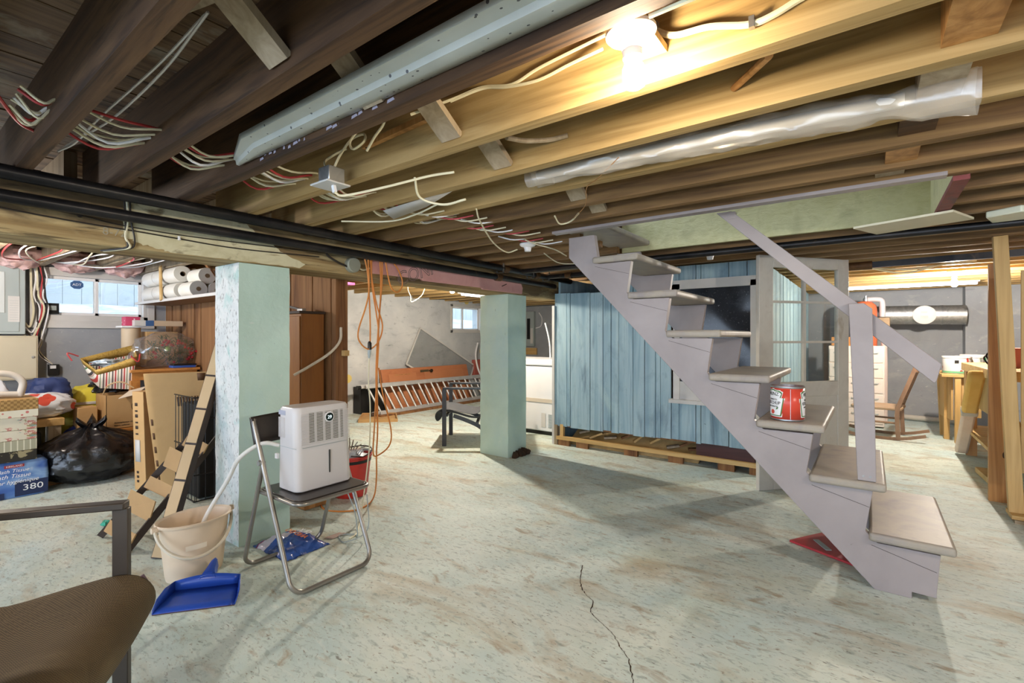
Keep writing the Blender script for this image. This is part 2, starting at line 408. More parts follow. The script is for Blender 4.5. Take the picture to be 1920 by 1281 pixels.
# windows: left bay, middle bay, enclosure
def window_x(n, y0, y1, z0, z1, split):
    fr = MB(); t = .045; xo = XW-.06
    for lo, hi in (((xo, y0, z0), (XW+.02, y1, z0+.06)), ((xo, y0, z1-.05), (XW+.02, y1, z1)), ((xo, y0, z0), (XW+.02, y0+t, z1)), ((xo, y1-t, z0), (XW+.02, y1, z1))): fr.box(lo, hi)
    f = struct(fr, 'window_%d' % n, M_white, bevel=.004)
    for i, (a, b) in enumerate(((y0+t, split+.02), (split-.02, y1-t))):
        s = MB(); x0 = XW-.055-.012*i; x1 = x0+.022; q = .03
        for lo, hi in (((x0, a, z0+.06), (x1, b, z0+.06+q)), ((x0, a, z1-.05-q), (x1, b, z1-.05)), ((x0, a, z0+.06), (x1, a+q, z1-.05)), ((x0, b-q, z0+.06), (x1, b, z1-.05))): s.box(lo, hi)
        so = s.build('sash', M_vinyl, f, bevel=.003)
        MB().box((x0+.009, a+q-.002, z0+.06+q-.002), (x0+.013, b-q+.002, z1-.048-q)).build('pane', M_glass, so)
    return f
w1 = window_x(1, *WIN1[:2], *WIN1[2:], 1.44)
window_x(2, *WIN2[:2], *WIN2[2:], 7.12)
# casing round the left bay window
cs = MB()
y0, y1, z0, z1 = WIN1
for lo, hi in (((XW, y0-.05, z0-.07), (XW+.025, y1+.06, z0+.005)), ((XW, y0-.05, z1-.005), (XW+.02, y1+.06, z1+.03)), ((XW, y1-.005, z0-.07), (XW+.022, y1+.06, z1+.03)), ((XW, y0-.05, z0-.07), (XW+.022, y0+.005, z1+.03))): cs.box(lo, hi)
struct(cs, 'trim_3', M_white, bevel=.003)
# the yard outside the two windows: snow bank and a boarded fence
sn = MB(); rows = []
for i in range(9):
    rows.append([(-6.75-i*.35, -1+j*.6, 1.22+.42*min(1, i/4.5)+.09*mnoise.noise(Vector((i*.5, j*.45, 2)))) for j in range(22)])
struct(sn.grid(rows), 'ground', M_snow)
fe = MB()
for j in range(60): fe.box((-8.9, -1+j*.2, 1.2), (-8.87, -.985+j*.2+.18, 3.0))
one(fe, 'fence', pmat('slate blue fence boards', ['#a2a29f', '#adadaa'], 3, 3, .8), 'board fence in the snowy yard seen through the basement window', 'fence')
# interior window of the enclosure
wf = MB(); X0, X1, Z0, Z1 = -1.5, -.78, .60, 1.70
for lo, hi in (((X0, 4.585, Z1-.05), (X1, 4.63, Z1+.035)), ((X0, 4.585, Z0), (X0+.06, 4.63, Z1)), ((X1-.05, 4.585, Z0), (X1, 4.63, Z1)), ((X0-.03, 4.545, Z0-.025), (X1, 4.63, Z0+.01)), ((X0+.06, 4.595, Z0), (X1, 4.63, Z0+.18))): wf.box(lo, hi)
wfo = struct(wf, 'window_3', M_white)
M_dusty = pmat('dusty dark pane', ['#1c1f24', '#2b2f36', '#23272d'], 4, 5, .12, bump=.02, over=[('n', '#8b9098', (60, 60, 60), .62, .72, .8), ('n', '#59606a', (6, 6, 6), .55, .7, .5)])
MB().box((X0+.06, 4.605, Z0+.18), (X1-.05, 4.612, Z1-.05)).build('pane', M_dusty, wfo)

# ---------------------------------------------------------------- beam, pillars, pipes
bmx = MB().box((-3.17, -2.5, 1.628), (-2.87, 4.78, 1.868))
beam = one(bmx, 'support_beam', M_beam, 'long weathered timber beam resting on the two mint pillars', 'beam', bevel=.006)
pp = MB()   # cream paint left on part of the front face
pts = [(.74, 1.862), (.73, 1.70), (.77, 1.665), (.86, 1.645), (.93, 1.632), (1.25, 1.632), (1.62, 1.632), (1.66, 1.66), (1.50, 1.72), (1.36, 1.80), (1.28, 1.862)]
jp = []
for (ya, za), (yb, zb) in zip(pts, pts[1:]+pts[:1]):
    for k in range(8):
        t = k/8; q = .010*mnoise.noise(Vector((ya*9+k*.7, za*9+k, 3))); jp.append((ya+(yb-ya)*t+q, min(1.864, max(1.632, za+(zb-za)*t+q))))
pp.prism([(-2.869, y, z) for y, z in jp], (.0015, 0, 0)); pp.build('paint_patch', M_beampaint, beam)
ch = MB(); put_text(ch, '8-72', .05, (-2.8685, .70, 1.695), (0, 1, 0), (0, 0, 1)); ch.build('chalk_mark', pmat('faded chalk', '#a09780', 5, 2, .9, bump=0), beam)

def pillar(x0, x1, y0, y1, top, mats, label, seed):
    rnd = random.Random(seed); mb = MB(); nz = 26
    for (a, b, mi) in (((x1, y0), (x1, y1), 0), ((x1, y1), (x0, y1), 0), ((x0, y1), (x0, y0), 0), ((x0, y0), (x1, y0), 1)):
        rows = []
        for i in range(nz+1):
            z = top*i/nz; row = []
            for j in range(9):
                t = j/8; x = a[0]+(b[0]-a[0])*t; y = a[1]+(b[1]-a[1])*t
                q = .006*mnoise.noise(Vector((x*6, y*6, z*5+seed))) if 0 < j < 8 else .004*mnoise.noise(Vector((x*9, y*9, z*9+seed)))
                if i == 0: q = 0
                row.append((x+q, y+q, z))
            rows.append(row)
        mb.grid(rows, mi, False)
    mb.add([(x0, y0, top), (x1, y0, top), (x1, y1, top), (x0, y1, top)], [(0, 1, 2, 3)], 0)
    return one(mb, 'concrete_pillar', mats, label, 'pillar')
p1 = pillar(-3.19, -2.885, 1.265, 1.565, 1.626, [M_pillar, M_pillarworn], 'square mint painted concrete pillar behind the folding chair, one side worn white', 1)
p2 = pillar(-3.23, -2.87, 3.79, 4.10, 1.626, [M_pillar, M_pillar], 'square pale blue concrete pillar standing beside the chest freezer', 2)
db = MB()
for i in range(26):
    y = 3.83+.29*random.random(); db.blob((-2.862+.05*random.random(), y, .01), (.03, .03, .02+.035*random.random()), i, .5, 3, 8, 6, 0)
tag(db.build('dirt_pile', M_dirt), 'small pile of dark dirt at the foot of the pale blue pillar', 'dirt', kind='stuff')

def pipe(name, pts, r, label, couplings, col=M_pipe):
    t = thing(name, label, 'pipe', pts[0])
    MB().tube(pts, r, 16).build('pipe_run', col, t)
    a, b = Vector(pts[0]), Vector(pts[-1]); d = (b-a)
    for f in couplings:
        c = a+d*f; e = d.normalized()*.035
        MB().tube([c-e, c+e], r*1.28, 16).build('coupling', pmat('rusty coupling', ['#4a3420', '#6a4a2a'], 8, 4, .6, .4), t)
    return t
pipe('black_pipe', [(-2.70, -1.5, 1.85), (-2.75, 2.2, 1.85), (-2.80, 4.9, 1.845)], .030, 'upper of the two black iron pipes running along the timber beam', (.80, .885))
pipe('black_pipe', [(-2.755, -1.5, 1.765), (-2.80, 2.2, 1.765), (-2.83, 4.6, 1.765)], .027, 'lower of the two black iron pipes, tucked against the timber beam', (.83,))
for k, (a, b, y) in enumerate([(-2.72, -1.9, 4.3), (-2.70, .9, 3.80)]):
    pipe('black_pipe', [(a, y, 1.835), (b, y, 1.835)], .024, ['dark pipe crossing under the joists near the top of the stairs', 'second dark pipe under the joists just behind the stairs'][k], (.3,))
# pipe straps
for k, y in enumerate((3.55, 4.05, 4.35)):
    s = MB(); s.box((-2.83, y, 1.80), (-2.826, y+.02, 1.89)); s.box((-2.75, y, 1.80), (-2.746, y+.02, 1.89)); s.box((-2.83, y, 1.80), (-2.746, y+.02, 1.804))
    one(s, 'pipe_strap', M_steel, 'grey metal strap hanging the upper black pipe near the pale blue pillar', 'strap', 'pipe straps')

# pink foam board fixed on the beam
fb = thing('foam_board', 'strip of pink foam board lettered CONF fixed to the beam', 'foam board', (-2.86, 3.0, 1.64))
M_pinkfoam = pmat('pink foam board', ['#d29a94', '#d9a49d', '#cb918c'], 3, 4, .8, bump=.08)
f = MB(); f.prism([(-2.869, y, z) for y, z in ((2.15, 1.76), (2.15, 1.655), (2.62, 1.66), (2.64, 1.648), (3.36, 1.652), (3.38, 1.638), (4.0, 1.640), (4.01, 1.70), (3.98, 1.748), (3.3, 1.752), (2.7, 1.762))], (.022, 0, 0))
f.build('foam_sheet', M_pinkfoam, fb, bevel=.003)
tx = MB(); put_text(tx, 'CONF', .145, (-2.8462, 2.58, 1.698), (0, 1, .36), (0, -.2, 1), outline=.0028, wx=1.05); tx.build('lettering', pmat('grey print', '#7d6864', 5, 2, .7, bump=0), fb)
nl = MB(); nl.tube([(-2.845, 3.66, 1.69), (-2.835, 3.72, 1.715)], .004, 6); nl.build('nail', M_darkedge, fb)

# ---------------------------------------------------------------- joists
def joist(x0, x1, yfar, label, mat, group=None, th=.05, z0=JZ, seed=0):
    rnd = random.Random(seed+int(yfar*1000)); n = max(2, int((x1-x0)/.25)); rows = []
    for i in range(n+1):
        x = x0+(x1-x0)*i/n; a = .004*mnoise.noise(Vector((x*1.7, yfar*9, seed))); c = .006*mnoise.noise(Vector((x*1.3, yfar*5, 4+seed)))
        rows.append([(x, yfar-th+a, z0+c), (x, yfar+a, z0+c*.6), (x, yfar+a, ZC-.001), (x, yfar-th+a, ZC-.001)])
    mb = MB().grid(rows, 0, False, True); m = len(mb.v)
    mb.f += [[0, 1, 2, 3], [m-4, m-3, m-2, m-1]]; mb.m += [0, 0]; mb.sm += [False, False]
    return one(mb, 'ceiling_joist', mat, label, 'joist', group)
JY = [.40, .685, .97, 1.29, 1.62, 1.93, 2.22, 2.50, 2.72]
JL = ['nearest dark ceiling joist, crossing the upper left corner of the photo', 'wide dark ceiling joist with a rippled lower edge, left of the perforated strip',
      'dark ceiling joist running along the right side of the perforated strip', 'honey coloured ceiling joist directly behind the lit bulb fixture',
      'honey coloured ceiling joist between the lit bulb and the plastic wrapped tube', 'ceiling joist directly behind the plastic wrapped tube',
      'second ceiling joist behind the plastic wrapped tube', 'third ceiling joist behind the plastic wrapped tube', 'ceiling joist with a grey painted lower edge framing the stair opening']
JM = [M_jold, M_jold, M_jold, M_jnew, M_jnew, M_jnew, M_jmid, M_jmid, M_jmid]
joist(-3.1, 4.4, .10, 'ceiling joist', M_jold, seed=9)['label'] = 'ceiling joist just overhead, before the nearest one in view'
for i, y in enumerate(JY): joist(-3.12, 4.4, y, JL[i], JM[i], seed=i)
gp = MB().box((-1.66, 2.666, JZ-.004), (.26, 2.724, JZ+.012)); one(gp, 'trim_4', M_stair, 'grey painted edge strip along the stair opening', 'trim')
bpy.data.objects['trim_4']['kind'] = 'structure'
y = 3.02; k = 0
while y < 9.0:
    if y < 3.70:
        joist(.33, 4.4, y, 'short dark ceiling joist right of the stair opening', M_jmid, 'joists right of the stair opening', seed=k)
        joist(-3.12, -1.62, y, 'short ceiling joist between the black pipes and the stair opening', M_jmid, 'joists left of the stair opening', seed=k+40)
    else:
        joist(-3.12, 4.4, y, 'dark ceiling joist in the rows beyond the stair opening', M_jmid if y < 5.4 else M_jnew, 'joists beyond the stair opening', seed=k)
    y += .305; k += 1
y = .22; k = 0
while y < 8.9:
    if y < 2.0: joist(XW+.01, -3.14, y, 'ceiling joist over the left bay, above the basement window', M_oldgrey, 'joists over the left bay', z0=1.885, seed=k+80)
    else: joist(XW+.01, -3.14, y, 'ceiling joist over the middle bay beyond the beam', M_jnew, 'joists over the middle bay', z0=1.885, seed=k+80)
    y += .4; k += 1

# stair opening: far side panel, end header, ceiling of the stairwell
struct(MB().box((-1.62, 3.68, 1.885), (.33, 3.71, 2.9)), 'trim_5', M_green)
struct(MB().box((.285, 2.722, 1.875), (.33, 3.68, 2.9)), 'trim_6', M_green)
hd = MB().box((.282, 2.722, 1.855), (.335, 3.70, 1.876)); struct(hd, 'trim_7', pmat('dark red old paint', ['#5b2a2a', '#7d3d3a', '#4a3f44'], 6, 5, .6))

# cut the stairwell through the subfloor
for o in list(COL.objects):
    if o.name.startswith('ceiling') and not o.name.startswith('ceiling_j'):
        me = o.data
        # split whole boards by bisecting at the four sides and deleting what lies inside
        bm = bmesh.new(); bm.from_mesh(me)
        for p, n in (((-1.62, 0, 0), (1, 0, 0)), ((.30, 0, 0), (1, 0, 0)), ((0, 2.70, 0), (0, 1, 0)), ((0, 3.69, 0), (0, 1, 0))):
            bmesh.ops.bisect_plane(bm, geom=bm.verts[:]+bm.edges[:]+bm.faces[:], plane_co=Vector(p)-o.location, plane_no=n)
        kill = [f for f in bm.faces if -1.62 < (f.calc_center_median()+o.location).x < .30 and 2.70 < (f.calc_center_median()+o.location).y < 3.69]
        bmesh.ops.delete(bm, geom=kill, context='FACES'); bm.to_mesh(me); bm.free()
# the stairwell above: walls and a ceiling so the opening does not look at the sky
struct(MB().box((-2.0, 2.66, 2.14), (.33, 2.70, 3.6)), 'wall_stairwell', M_white)
struct(MB().box((-2.0, 3.69, 2.9), (.33, 3.73, 3.6)), 'wall_stairwell', M_white)
struct(MB().box((-2.0, 2.66, 3.6), (.33, 3.73, 3.64)), 'ceiling', M_white)

# ---------------------------------------------------------------- staircase
st = thing('staircase', 'grey painted wooden staircase with open treads and a plank handrail', 'staircase', (-.6, 3.3, 0))
def stringer(y0, y1):
    RX, RZ, NX, NZ = .2425, .2425, .308, .268
    mb = MB(); top = []
    for i in range(7):     # sawtooth from the bottom up: under each tread, then raked back to the next one
        x = NX-RX*i-.052; z = NZ+RZ*i-.045
        top += [(x-.028 if i else x-.004, z-.2+.003), (x, z)] if i else [(x-.012, z-.16), (x, z)]
        top += [(x-.225, z)]
    low = [(.242, .028), (.157, .030), (.157, .0), (.02, .0), (-1.645, 1.739), (-1.645, 1.874), (-1.46, 1.874)]
    poly = [(.242, .028)]+top+[(-1.455, 1.874), (-1.645, 1.874), (-1.645, 1.739), (.02, 0), (.157, 0), (.157, .030)]
    mb.prism([(x, y0, z) for x, z in poly], (0, y1-y0, 0)); return mb
stringer(2.86, 2.90).build('stringer', M_stair, st, bevel=.002)
stringer(3.64, 3.68).build('stringer', M_stair, st, bevel=.002)
for i in range(8):
    nx = .308-.2425*i; z = .268+.2425*i; zs = (.006, 0, .006, 0, .002, 0, 0, 0)[i]
    x0 = nx-.31; y1 = 3.70
    if i == 7: z = min(z, 1.965)
    MB().box((x0, 2.832, z-.042+zs), (nx, y1, z+zs)).build('tread', M_tread, st, bevel=.014, bseg=3)
# joint line of glued-up pieces on the stringer face: shallow scored lines
for i in range(7):
    x = .308-.2425*i-.3; z = .268+.2425*i-.09
    MB().bar((x+.0, 2.8595, z+.03), (x+.235, 2.8595, z-.035), .0016, .0016).build('scored_line', M_darkedge, st)
nw = MB(); nw.prism([(-.046, 2.845, .512), (.027, 2.845, .512), (.012, 2.845, 1.335), (-.02, 2.845, 1.362), (-.082, 2.845, 1.362)], (0, .042, 0))
nw.build('newel_post', M_stair, st, bevel=.003)
sw = MB()
for x in (-.022, .004): sw.lathe([(.005, 0), (.004, .003)], (x, 2.843, .535), 8, axis='y')
sw.build('screw', M_steel, st)
hr = MB(); hr.prism([(-.70, 2.888, 1.905), (-.62, 2.888, 1.905), (.262, 2.888, 1.078), (.245, 2.888, 1.000), (.235, 2.888, .99)], (0, .025, 0))
hr.build('handrail', M_stair, st, bevel=.003)
MB().box((-.64, 2.885, 1.86), (-.60, 2.93, 1.90)).build('bracket', M_stair, st)

# ketchup tin on the third tread
KR, KH = .079, .180; kc = (-.352, 2.945, .76)
kt = thing('food_tin', 'large empty red ketchup tin standing on the third stair tread', 'tin', kc)
M_tinred = pmat('red tin paint', ['#cf4534', '#d9503d'], 4, 3, .3, bump=0)
MB().lathe([(KR, .008), (KR, KH-.006)], kc, 48, cap=False).build('wall', M_tinred, kt, solid=.001)
MB().lathe([(KR-.003, 0), (KR+.001, .002), (KR+.001, .008), (KR-.002, .009)], kc, 48).build('base_rim', M_steel, kt)
MB().lathe([(KR, KH-.012), (KR+.002, KH-.006), (KR+.002, KH), (KR-.002, KH), (KR-.002, KH-.012)], kc, 48, cap=False).build('rim', M_steel, kt)
def tin_label(ang):
    def sheet(rows, off, mi):
        g = []
        for z, hw in rows: g.append([(kc[0]+(KR+off)*math.cos(ang+u*hw/KR), kc[1]+(KR+off)*math.sin(ang+u*hw/KR), kc[2]+z) for u in [k/8-1 for k in range(17)]])
        lb.grid(g, mi, True)
    lb = MB()
    base = [(.020, .070), (.060, .061), (.118, .050), (.1181, .064), (.132, .052), (.150, .049), (.160, .040), (.166, .018), (.168, .004)]
    base = [(.020, .072), (.120, .060), (.1201, .060), (.135, .042), (.1351, .042), (.150, .050), (.160, .034), (.166, .006)]
    base = [(.018, .052), (.118, .066), (.1185, .050), (.150, .058), (.159, .044), (.166, .010)]
    for off, mi, sh in ((.0006, 0, 0), (.0012, 1, .004), (.0018, 0, .009)):
        sheet([(z+(sh if k == 0 else -sh*(k > 2)), hw-sh) for k, (z, hw) in enumerate(base)], off, mi)
    lab = lb.build('paper_label', [M_whiteink, pmat('label green', '#4f7d3f', 4, 2, .5, bump=0)], kt)
    t = MB()
    put_text_round(t, 'HEINZ', .026, kc, KR+.0022, ang, .137, spacing=1.02); put_text_round(t, 'TOMATO', .013, kc, KR+.0022, ang, .108)
    put_text_round(t, 'KETCHUP', .024, kc, KR+.0022, ang, .090, wx=.86); put_text_round(t, 'DE TOMATES', .011, kc, KR+.0022, ang, .071)
    t.build('lettering', M_ink, lab)
    tm = MB(); tm.add([(kc[0]+(KR+.0024)*math.cos(ang+.16*math.cos(a)), kc[1]+(KR+.0024)*math.sin(ang+.16*math.cos(a)), kc[2]+.043+.012*math.sin(a)) for a in [2*math.pi*k/20 for k in range(20)]], [tuple(range(20))])
    tm.build('tomato_print', M_tinred, lab)
    lf = MB(); lf.add([(kc[0]+(KR+.0024)*math.cos(ang+.25+a), kc[1]+(KR+.0024)*math.sin(ang+.25+a), kc[2]+.056+b) for a, b in ((0, 0), (.12, .002), (.2, .012), (.08, .012))], [(0, 1, 2, 3)])
    lf.build('leaf_print', MATS['label green'], lab)
va = math.atan2(-kc[1], -kc[0])      # towards the room
tin_label(va-.98); tin_label(va+1.55)
sm = MB(); sm.box((-.001, -.0015, .01), (.001, .0015, KH-.014)); sm.v = [(kc[0]+KR*math.cos(va+.18)+p[0], kc[1]+KR*math.sin(va+.18)+p[1], kc[2]+p[2]) for p in sm.v]
sm.build('seam', M_alu, kt)

# red triangular plate on the floor
tri = thing('warning_triangle', 'folded red triangle with a grey tag lying on the floor under the stairs', 'triangle', (-.22, 3.3, 0))
tm = MB(); tm.prism([(-.375, 3.218, .002), (-.231, 3.457, .002), (-.02, 3.05, .002)], (0, 0, .014)); tm.build('plate', pmat('dull red plastic', ['#a03038', '#b23c40'], 4, 3, .4, bump=.02), tri, bevel=.003)
tg = MB(); tg.bar((-.25, 3.30, .019), (-.18, 3.18, .019), .03, .004); tg.build('tag', M_greymetal, tri)

# glazed door behind the stairs
A = Vector((-.70, 4.15, 0)); B = Vector((-.15, 4.87, 0)); dd = (B-A).normalized(); dn = Vector((dd.y, -dd.x, 0)); DW = (B-A).length; DH = 1.84
def dbox(mb, s0, s1, z0, z1, t0=0, t1=.036):
    vs = [A+dd*s+dn*(t-.018)+Vector((0, 0, z)) for z in (z0, z1) for s, t in ((s0, t0), (s1, t0), (s1, t1), (s0, t1))]
    mb.add(vs, [(0, 3, 2, 1), (4, 5, 6, 7), (0, 1, 5, 4), (1, 2, 6, 5), (2, 3, 7, 6), (3, 0, 4, 7)])
dr = MB()
for a in ((0, .135, 0, DH), (DW-.115, DW, 0, DH), (.135, DW-.115, DH-.09, DH), (.135, DW-.115, .72, .84), (.135, DW-.115, 0, .16)): dbox(dr, *a)
d1 = struct(dr, 'door_1', M_offwhite, bevel=.004)
m = MB(); dbox(m, .135, DW-.115, .16, .72, .01, .026); m.build('panel', M_offwhite, d1)
m = MB(); dbox(m, .44, .465, .84, DH-.09, .006, .03)
for z in (1.15, 1.47): dbox(m, .135, DW-.115, z, z+.018, .004, .032)
m.build('muntin', M_offwhite, d1)
k = 0
for s0, s1 in ((.135, .44), (.465, DW-.115)):
    for z0, z1 in ((.84, 1.15), (1.168, 1.47), (1.488, DH-.09)):
        m = MB(); dbox(m, s0-.003, s1+.003, z0-.003, z1+.003, .016, .019); m.build('pane', M_glass, d1)

# ================================================================ objects in the foreground
# folding chair
fc = thing('folding_chair', 'silver and black folding chair carrying the white dehumidifier', 'chair', (-2.35, 1.38, 0))
M_tubegrey = pmat('silver tube', ['#8f8a83', '#a39e96'], 6, 3, .32, .75, bump=.02)
yl, yr = 1.158, 1.598
def uframe(xb, zb, xt, zt, y0, y1, r):
    d = Vector((xt-xb, 0, zt-zb)); q = .06/d.length
    rr = .065; f = lambda s, y: (xb+d.x/d.length*s, y, zb+d.z/d.length*s); pts = [(xt, y0, zt)]
    for k in range(9):
        a = math.pi/2*k/8; pts.append(f(rr*(1-math.sin(a)), y0+rr*(1-math.cos(a))))
    for k in range(9):
        a = math.pi/2*k/8; pts.append(f(rr*(1-math.cos(a)), y1-rr*(1-math.sin(a))))
    pts.append((xt, y1, zt))
    return MB().tube(pts, r, 12)
uframe(-2.113, .013, -2.478, .775, yl, yr, .0115).build('front_frame', M_tubegrey, fc)
uframe(-2.60, .012, -2.392, .585, yl+.006, yr-.002, .011).build('rear_frame', M_tubegrey, fc)
pv = MB()
for y in (yl-.012, yr+.012): pv.lathe([(.013, -.008), (.016, 0), (.013, .008)], (-2.392, y, .583), 14, axis='y')
pv.build('pivot', M_steel, fc)
M_seatblk = pmat('black brown plastic seat', ['#2a2522', '#37302b', '#211d1b'], 4, 4, .28, bump=.02)
rows = []
for z in (.662, .69, .725, .76, .785, .797):
    rows.append([(-2.44-(z-.662)*.35-.035*math.sin(math.pi*j/14), yl-.012+(yr-yl+.024)*j/14, z+.004*math.sin(math.pi*j/14)) for j in range(15)])
bk = MB()
# backrest with a round grip hole, left out of the grid
hole = {(3, 7), (3, 8), (2, 7), (2, 8)}
m = 15
vs = [p for r in rows for p in r]
bk.add(vs, [(i*m+j, i*m+j+1, (i+1)*m+j+1, (i+1)*m+j) for i in range(5) for j in range(14) if (i, j) not in {(2, 6), (2, 7), (3, 6), (3, 7)}], 0, True)
bk.build('backrest', M_seatblk, fc, solid=.016, bevel=.004)
s = MB()
def rrect(x0, x1, y0, y1, r, n=6):
    out = []
    for cx, cy, a0 in ((x1-r, y1-r, 0), (x0+r, y1-r, 90), (x0+r, y0+r, 180), (x1-r, y0+r, 270)):
        for k in range(n+1):
            a = R(a0+90*k/n); out.append((cx+r*math.cos(a), cy+r*math.sin(a)))
    return out
lp = rrect(-2.485, -2.098, yl+.02, yr-.02, .05)
MB().prism([(x, y, .426) for x, y in rrect(-2.478, -2.105, yl+.027, yr-.027, .045)], (0, 0, .012)).build('seat', M_seatblk, fc, bevel=.004)
MB().tube([(x, y, .424) for x, y in lp], .010, 10, closed=True).build('seat_frame', M_tubegrey, fc)

# dehumidifier on the chair
M_appl = pmat('white appliance plastic', ['#cfc9c6', '#d5d0cd'], 2, 2, .32, bump=0)
M_slot = pmat('dark grille gap', '#5d5947', 3, 2, .7, bump=0)
dh = thing('dehumidifier', 'white dehumidifier with a round display reading 29 standing on the folding chair', 'dehumidifier', (-2.30, 1.40, .439))
x0, x1, y0, y1, z0, z1 = -2.40, -2.21, 1.235, 1.545, .441, .852
def taper(z): return .010*(z-z0)/(z1-z0)
rows = []
for z in [z0, z0+.006, z0+.05, .60, .70, .80, z1-.012, z1]:
    i = .006 if z in (z0, z1) else 0; t = taper(z)
    rows.append([(x, y, z) for x, y in rrect(x0+i+t, x1-i-t*1.6, y0+i, y1-i-t*.6, .035)])
b = MB().grid(rows, 0, True, True)
n = len(rows[0]); b.f.append(list(range(n))[::-1]); b.f.append([len(b.v)-n+k for k in range(n)]); b.m += [0, 0]; b.sm += [False, False]
b.build('body', M_appl, dh)
gr = MB()      # louvred front: dark well with white slats and ribs
fx = lambda z: x1-taper(z)*1.6+.0006
zg0, zg1 = .672, .822
w = MB(); w.add([(fx(zg0), 1.305, zg0+.006), (fx(zg0), 1.495, zg0+.006), (fx(zg1), 1.495, zg1), (fx(zg1), 1.305, zg1)], [(0, 1, 2, 3)]); w.build('grille_well', M_slot, dh)
for i in range(22):
    z = zg0-.004+i*.0071
    gr.box((fx(z)-.001, 1.262, z), (fx(z)+.003, 1.532, z+.0030))
for y in (1.335, 1.342, 1.382, 1.389, 1.425, 1.432, 1.468, 1.475): gr.bar((fx(zg0)+.0016, y, zg0), (fx(zg1)+.0016, y, zg1), .0035, .003, up=(1, 0, 0))
gr.build('grille', M_appl, dh)
dp = MB(); c = (fx(.79)+.002, 1.413, .792)
dp.lathe([(.0, 0), (.026, 0), (.026, .005), (.0, .006)], c, 28, axis='x'); d_ = dp.build('display_ring', M_vinyl, dh)
dq = MB().lathe([(.0, .0062), (.021, .0062), (.021, .0072), (.0, .0074)], c, 28, axis='x'); dq.build('display_glass', pmat('dark green display', '#142420', 3, 2, .15, bump=0), d_)
dt = MB(); put_text(dt, '29', .024, (c[0]+.0086, c[1]-.001, c[2]-.001), (0, 1, 0), (0, 0, 1)); dt.build('digits', emit('display digits', '#cfeaf2', .55), d_)
sl = MB(); sl.box((x1-.004, 1.408, .51), (x1+.0008, 1.414, .625)); sl.build('water_level_slot', pmat('dark slot', '#3a3a38', 3, 2, .5, bump=0), dh)
ln = MB(); ln.box((x0+.03, y0+.0, .655), (x1-.004, y0-.0006, .657)); ln.box((x1-.0052, y0+.03, .655), (x1-.0022, y1-.03, .657)); ln.build('tank_joint', M_greymetal, dh)
hv = MB()
for k in range(8): hv.box((x0+.02+k*.008, y0-.0015, .70), (x0+.023+k*.008, y0+.001, .80))
hv.build('side_vent', M_appl, dh)
MB().box((x0+.02, y0-.0008, .812), (x0+.085, y0+.002, .835)).build('hand_grip', pmat('grip shadow grey', '#a5a6b4', 3, 2, .5, bump=0), dh)
hs = MB(); hs.tube([(-2.385, 1.24, .655), (-2.42, 1.17, .67), (-2.50, 1.10, .60), (-2.60, 1.09, .48), (-2.70, 1.07, .36), (-2.74, 1.04, .27), (-2.76, 1.02, .19)], .0105, 10, 8)
hs.build('drain_hose', clear('milky hose', '#f1f0ec', .06, .2, .75, '#eeebe4'), dh)
pl = MB(); pl.box((-2.40, 1.225, .59), (-2.378, 1.236, .615)); pl.build('hose_plug', M_vinyl, dh)
pc = MB().tube([(-2.395, 1.52, .50), (-2.43, 1.60, .42), (-2.42, 1.70, .20), (-2.44, 1.74, .02), (-2.50, 1.76, .006), (-2.56, 1.70, .006), (-2.45, 1.66, .006), (-2.40, 1.78, .05), (-2.43, 1.80, .25)], .0035, 6, 6)
pc.build('power_cord', M_greymetal, dh)

# cream mop bucket
bc = Vector((-2.765, 1.0, 0)); HB = .285
bk = thing('mop_bucket', 'oval cream plastic mop bucket holding the end of the drain hose', 'bucket', bc)
M_cr = pmat('cream bucket plastic', ['#d9c3a8', '#e0ccb3'], 3, 2, .38, bump=0)
def oval(a, b2, z, n=40, rz=.12):
    return [(bc.x+1.06*a*math.cos(t)*math.cos(rz)-1.06*b2*math.sin(t)*math.sin(rz), bc.y+1.06*a*math.cos(t)*math.sin(rz)+1.06*b2*math.sin(t)*math.cos(rz), z) for t in [2*math.pi*k/n for k in range(n)]]
prof = [(.078, .110, .002), (.088, .120, .0), (.093, .124, .02), (.110, .148, HB-.03), (.113, .151, HB-.012), (.124, .164, HB-.010), (.126, .166, HB-.001), (.121, .161, HB+.003), (.111, .150, HB-.004), (.106, .144, HB-.03), (.089, .120, .016), (.0005, .0005, .014)]
m = MB().grid([oval(a, b2, z) for a, b2, z in prof], 0, True, True)
m.f.append(list(range(40))[::-1]); m.m.append(0); m.sm.append(False)
m.build('body', M_cr, bk)
e0, e1 = oval(.13, .170, HB-.012, 40)[10], oval(.13, .170, HB-.012, 40)[30]
ha = []
for k in range(25):
    t = k/24; a = math.pi*t; p = Vector(e0).lerp(Vector(e1), (1-math.cos(a))/2)
    ha.append(p+Vector((.168*math.sin(a), -.03*math.sin(a), -.135*math.sin(a))))
MB().tube(ha, .008, 8).build('handle', pmat('pale handle', ['#d2c8b4', '#dcd2bf'], 3, 2, .4, bump=0), bk)
lg = MB()
for p in (e0, e1): MB().lathe([(.0, -.014), (.014, -.014), (.016, 0), (.014, .014), (.0, .014)], p, 12, axis='y').build('handle_lug', M_cr, bk)
lb = MB()
g = []
for z in (.155, .18):
    pr = oval(.0935+(.113-.0935)*(z/HB)+.0012, .1245+(.151-.1245)*(z/HB)+.0012, z, 80); g.append([pr[(k+72) % 80] for k in range(9)])
lb.grid(g); lab = lb.build('sticker', pmat('sticker cream', '#e8dcc8', 3, 2, .6, bump=0), bk)

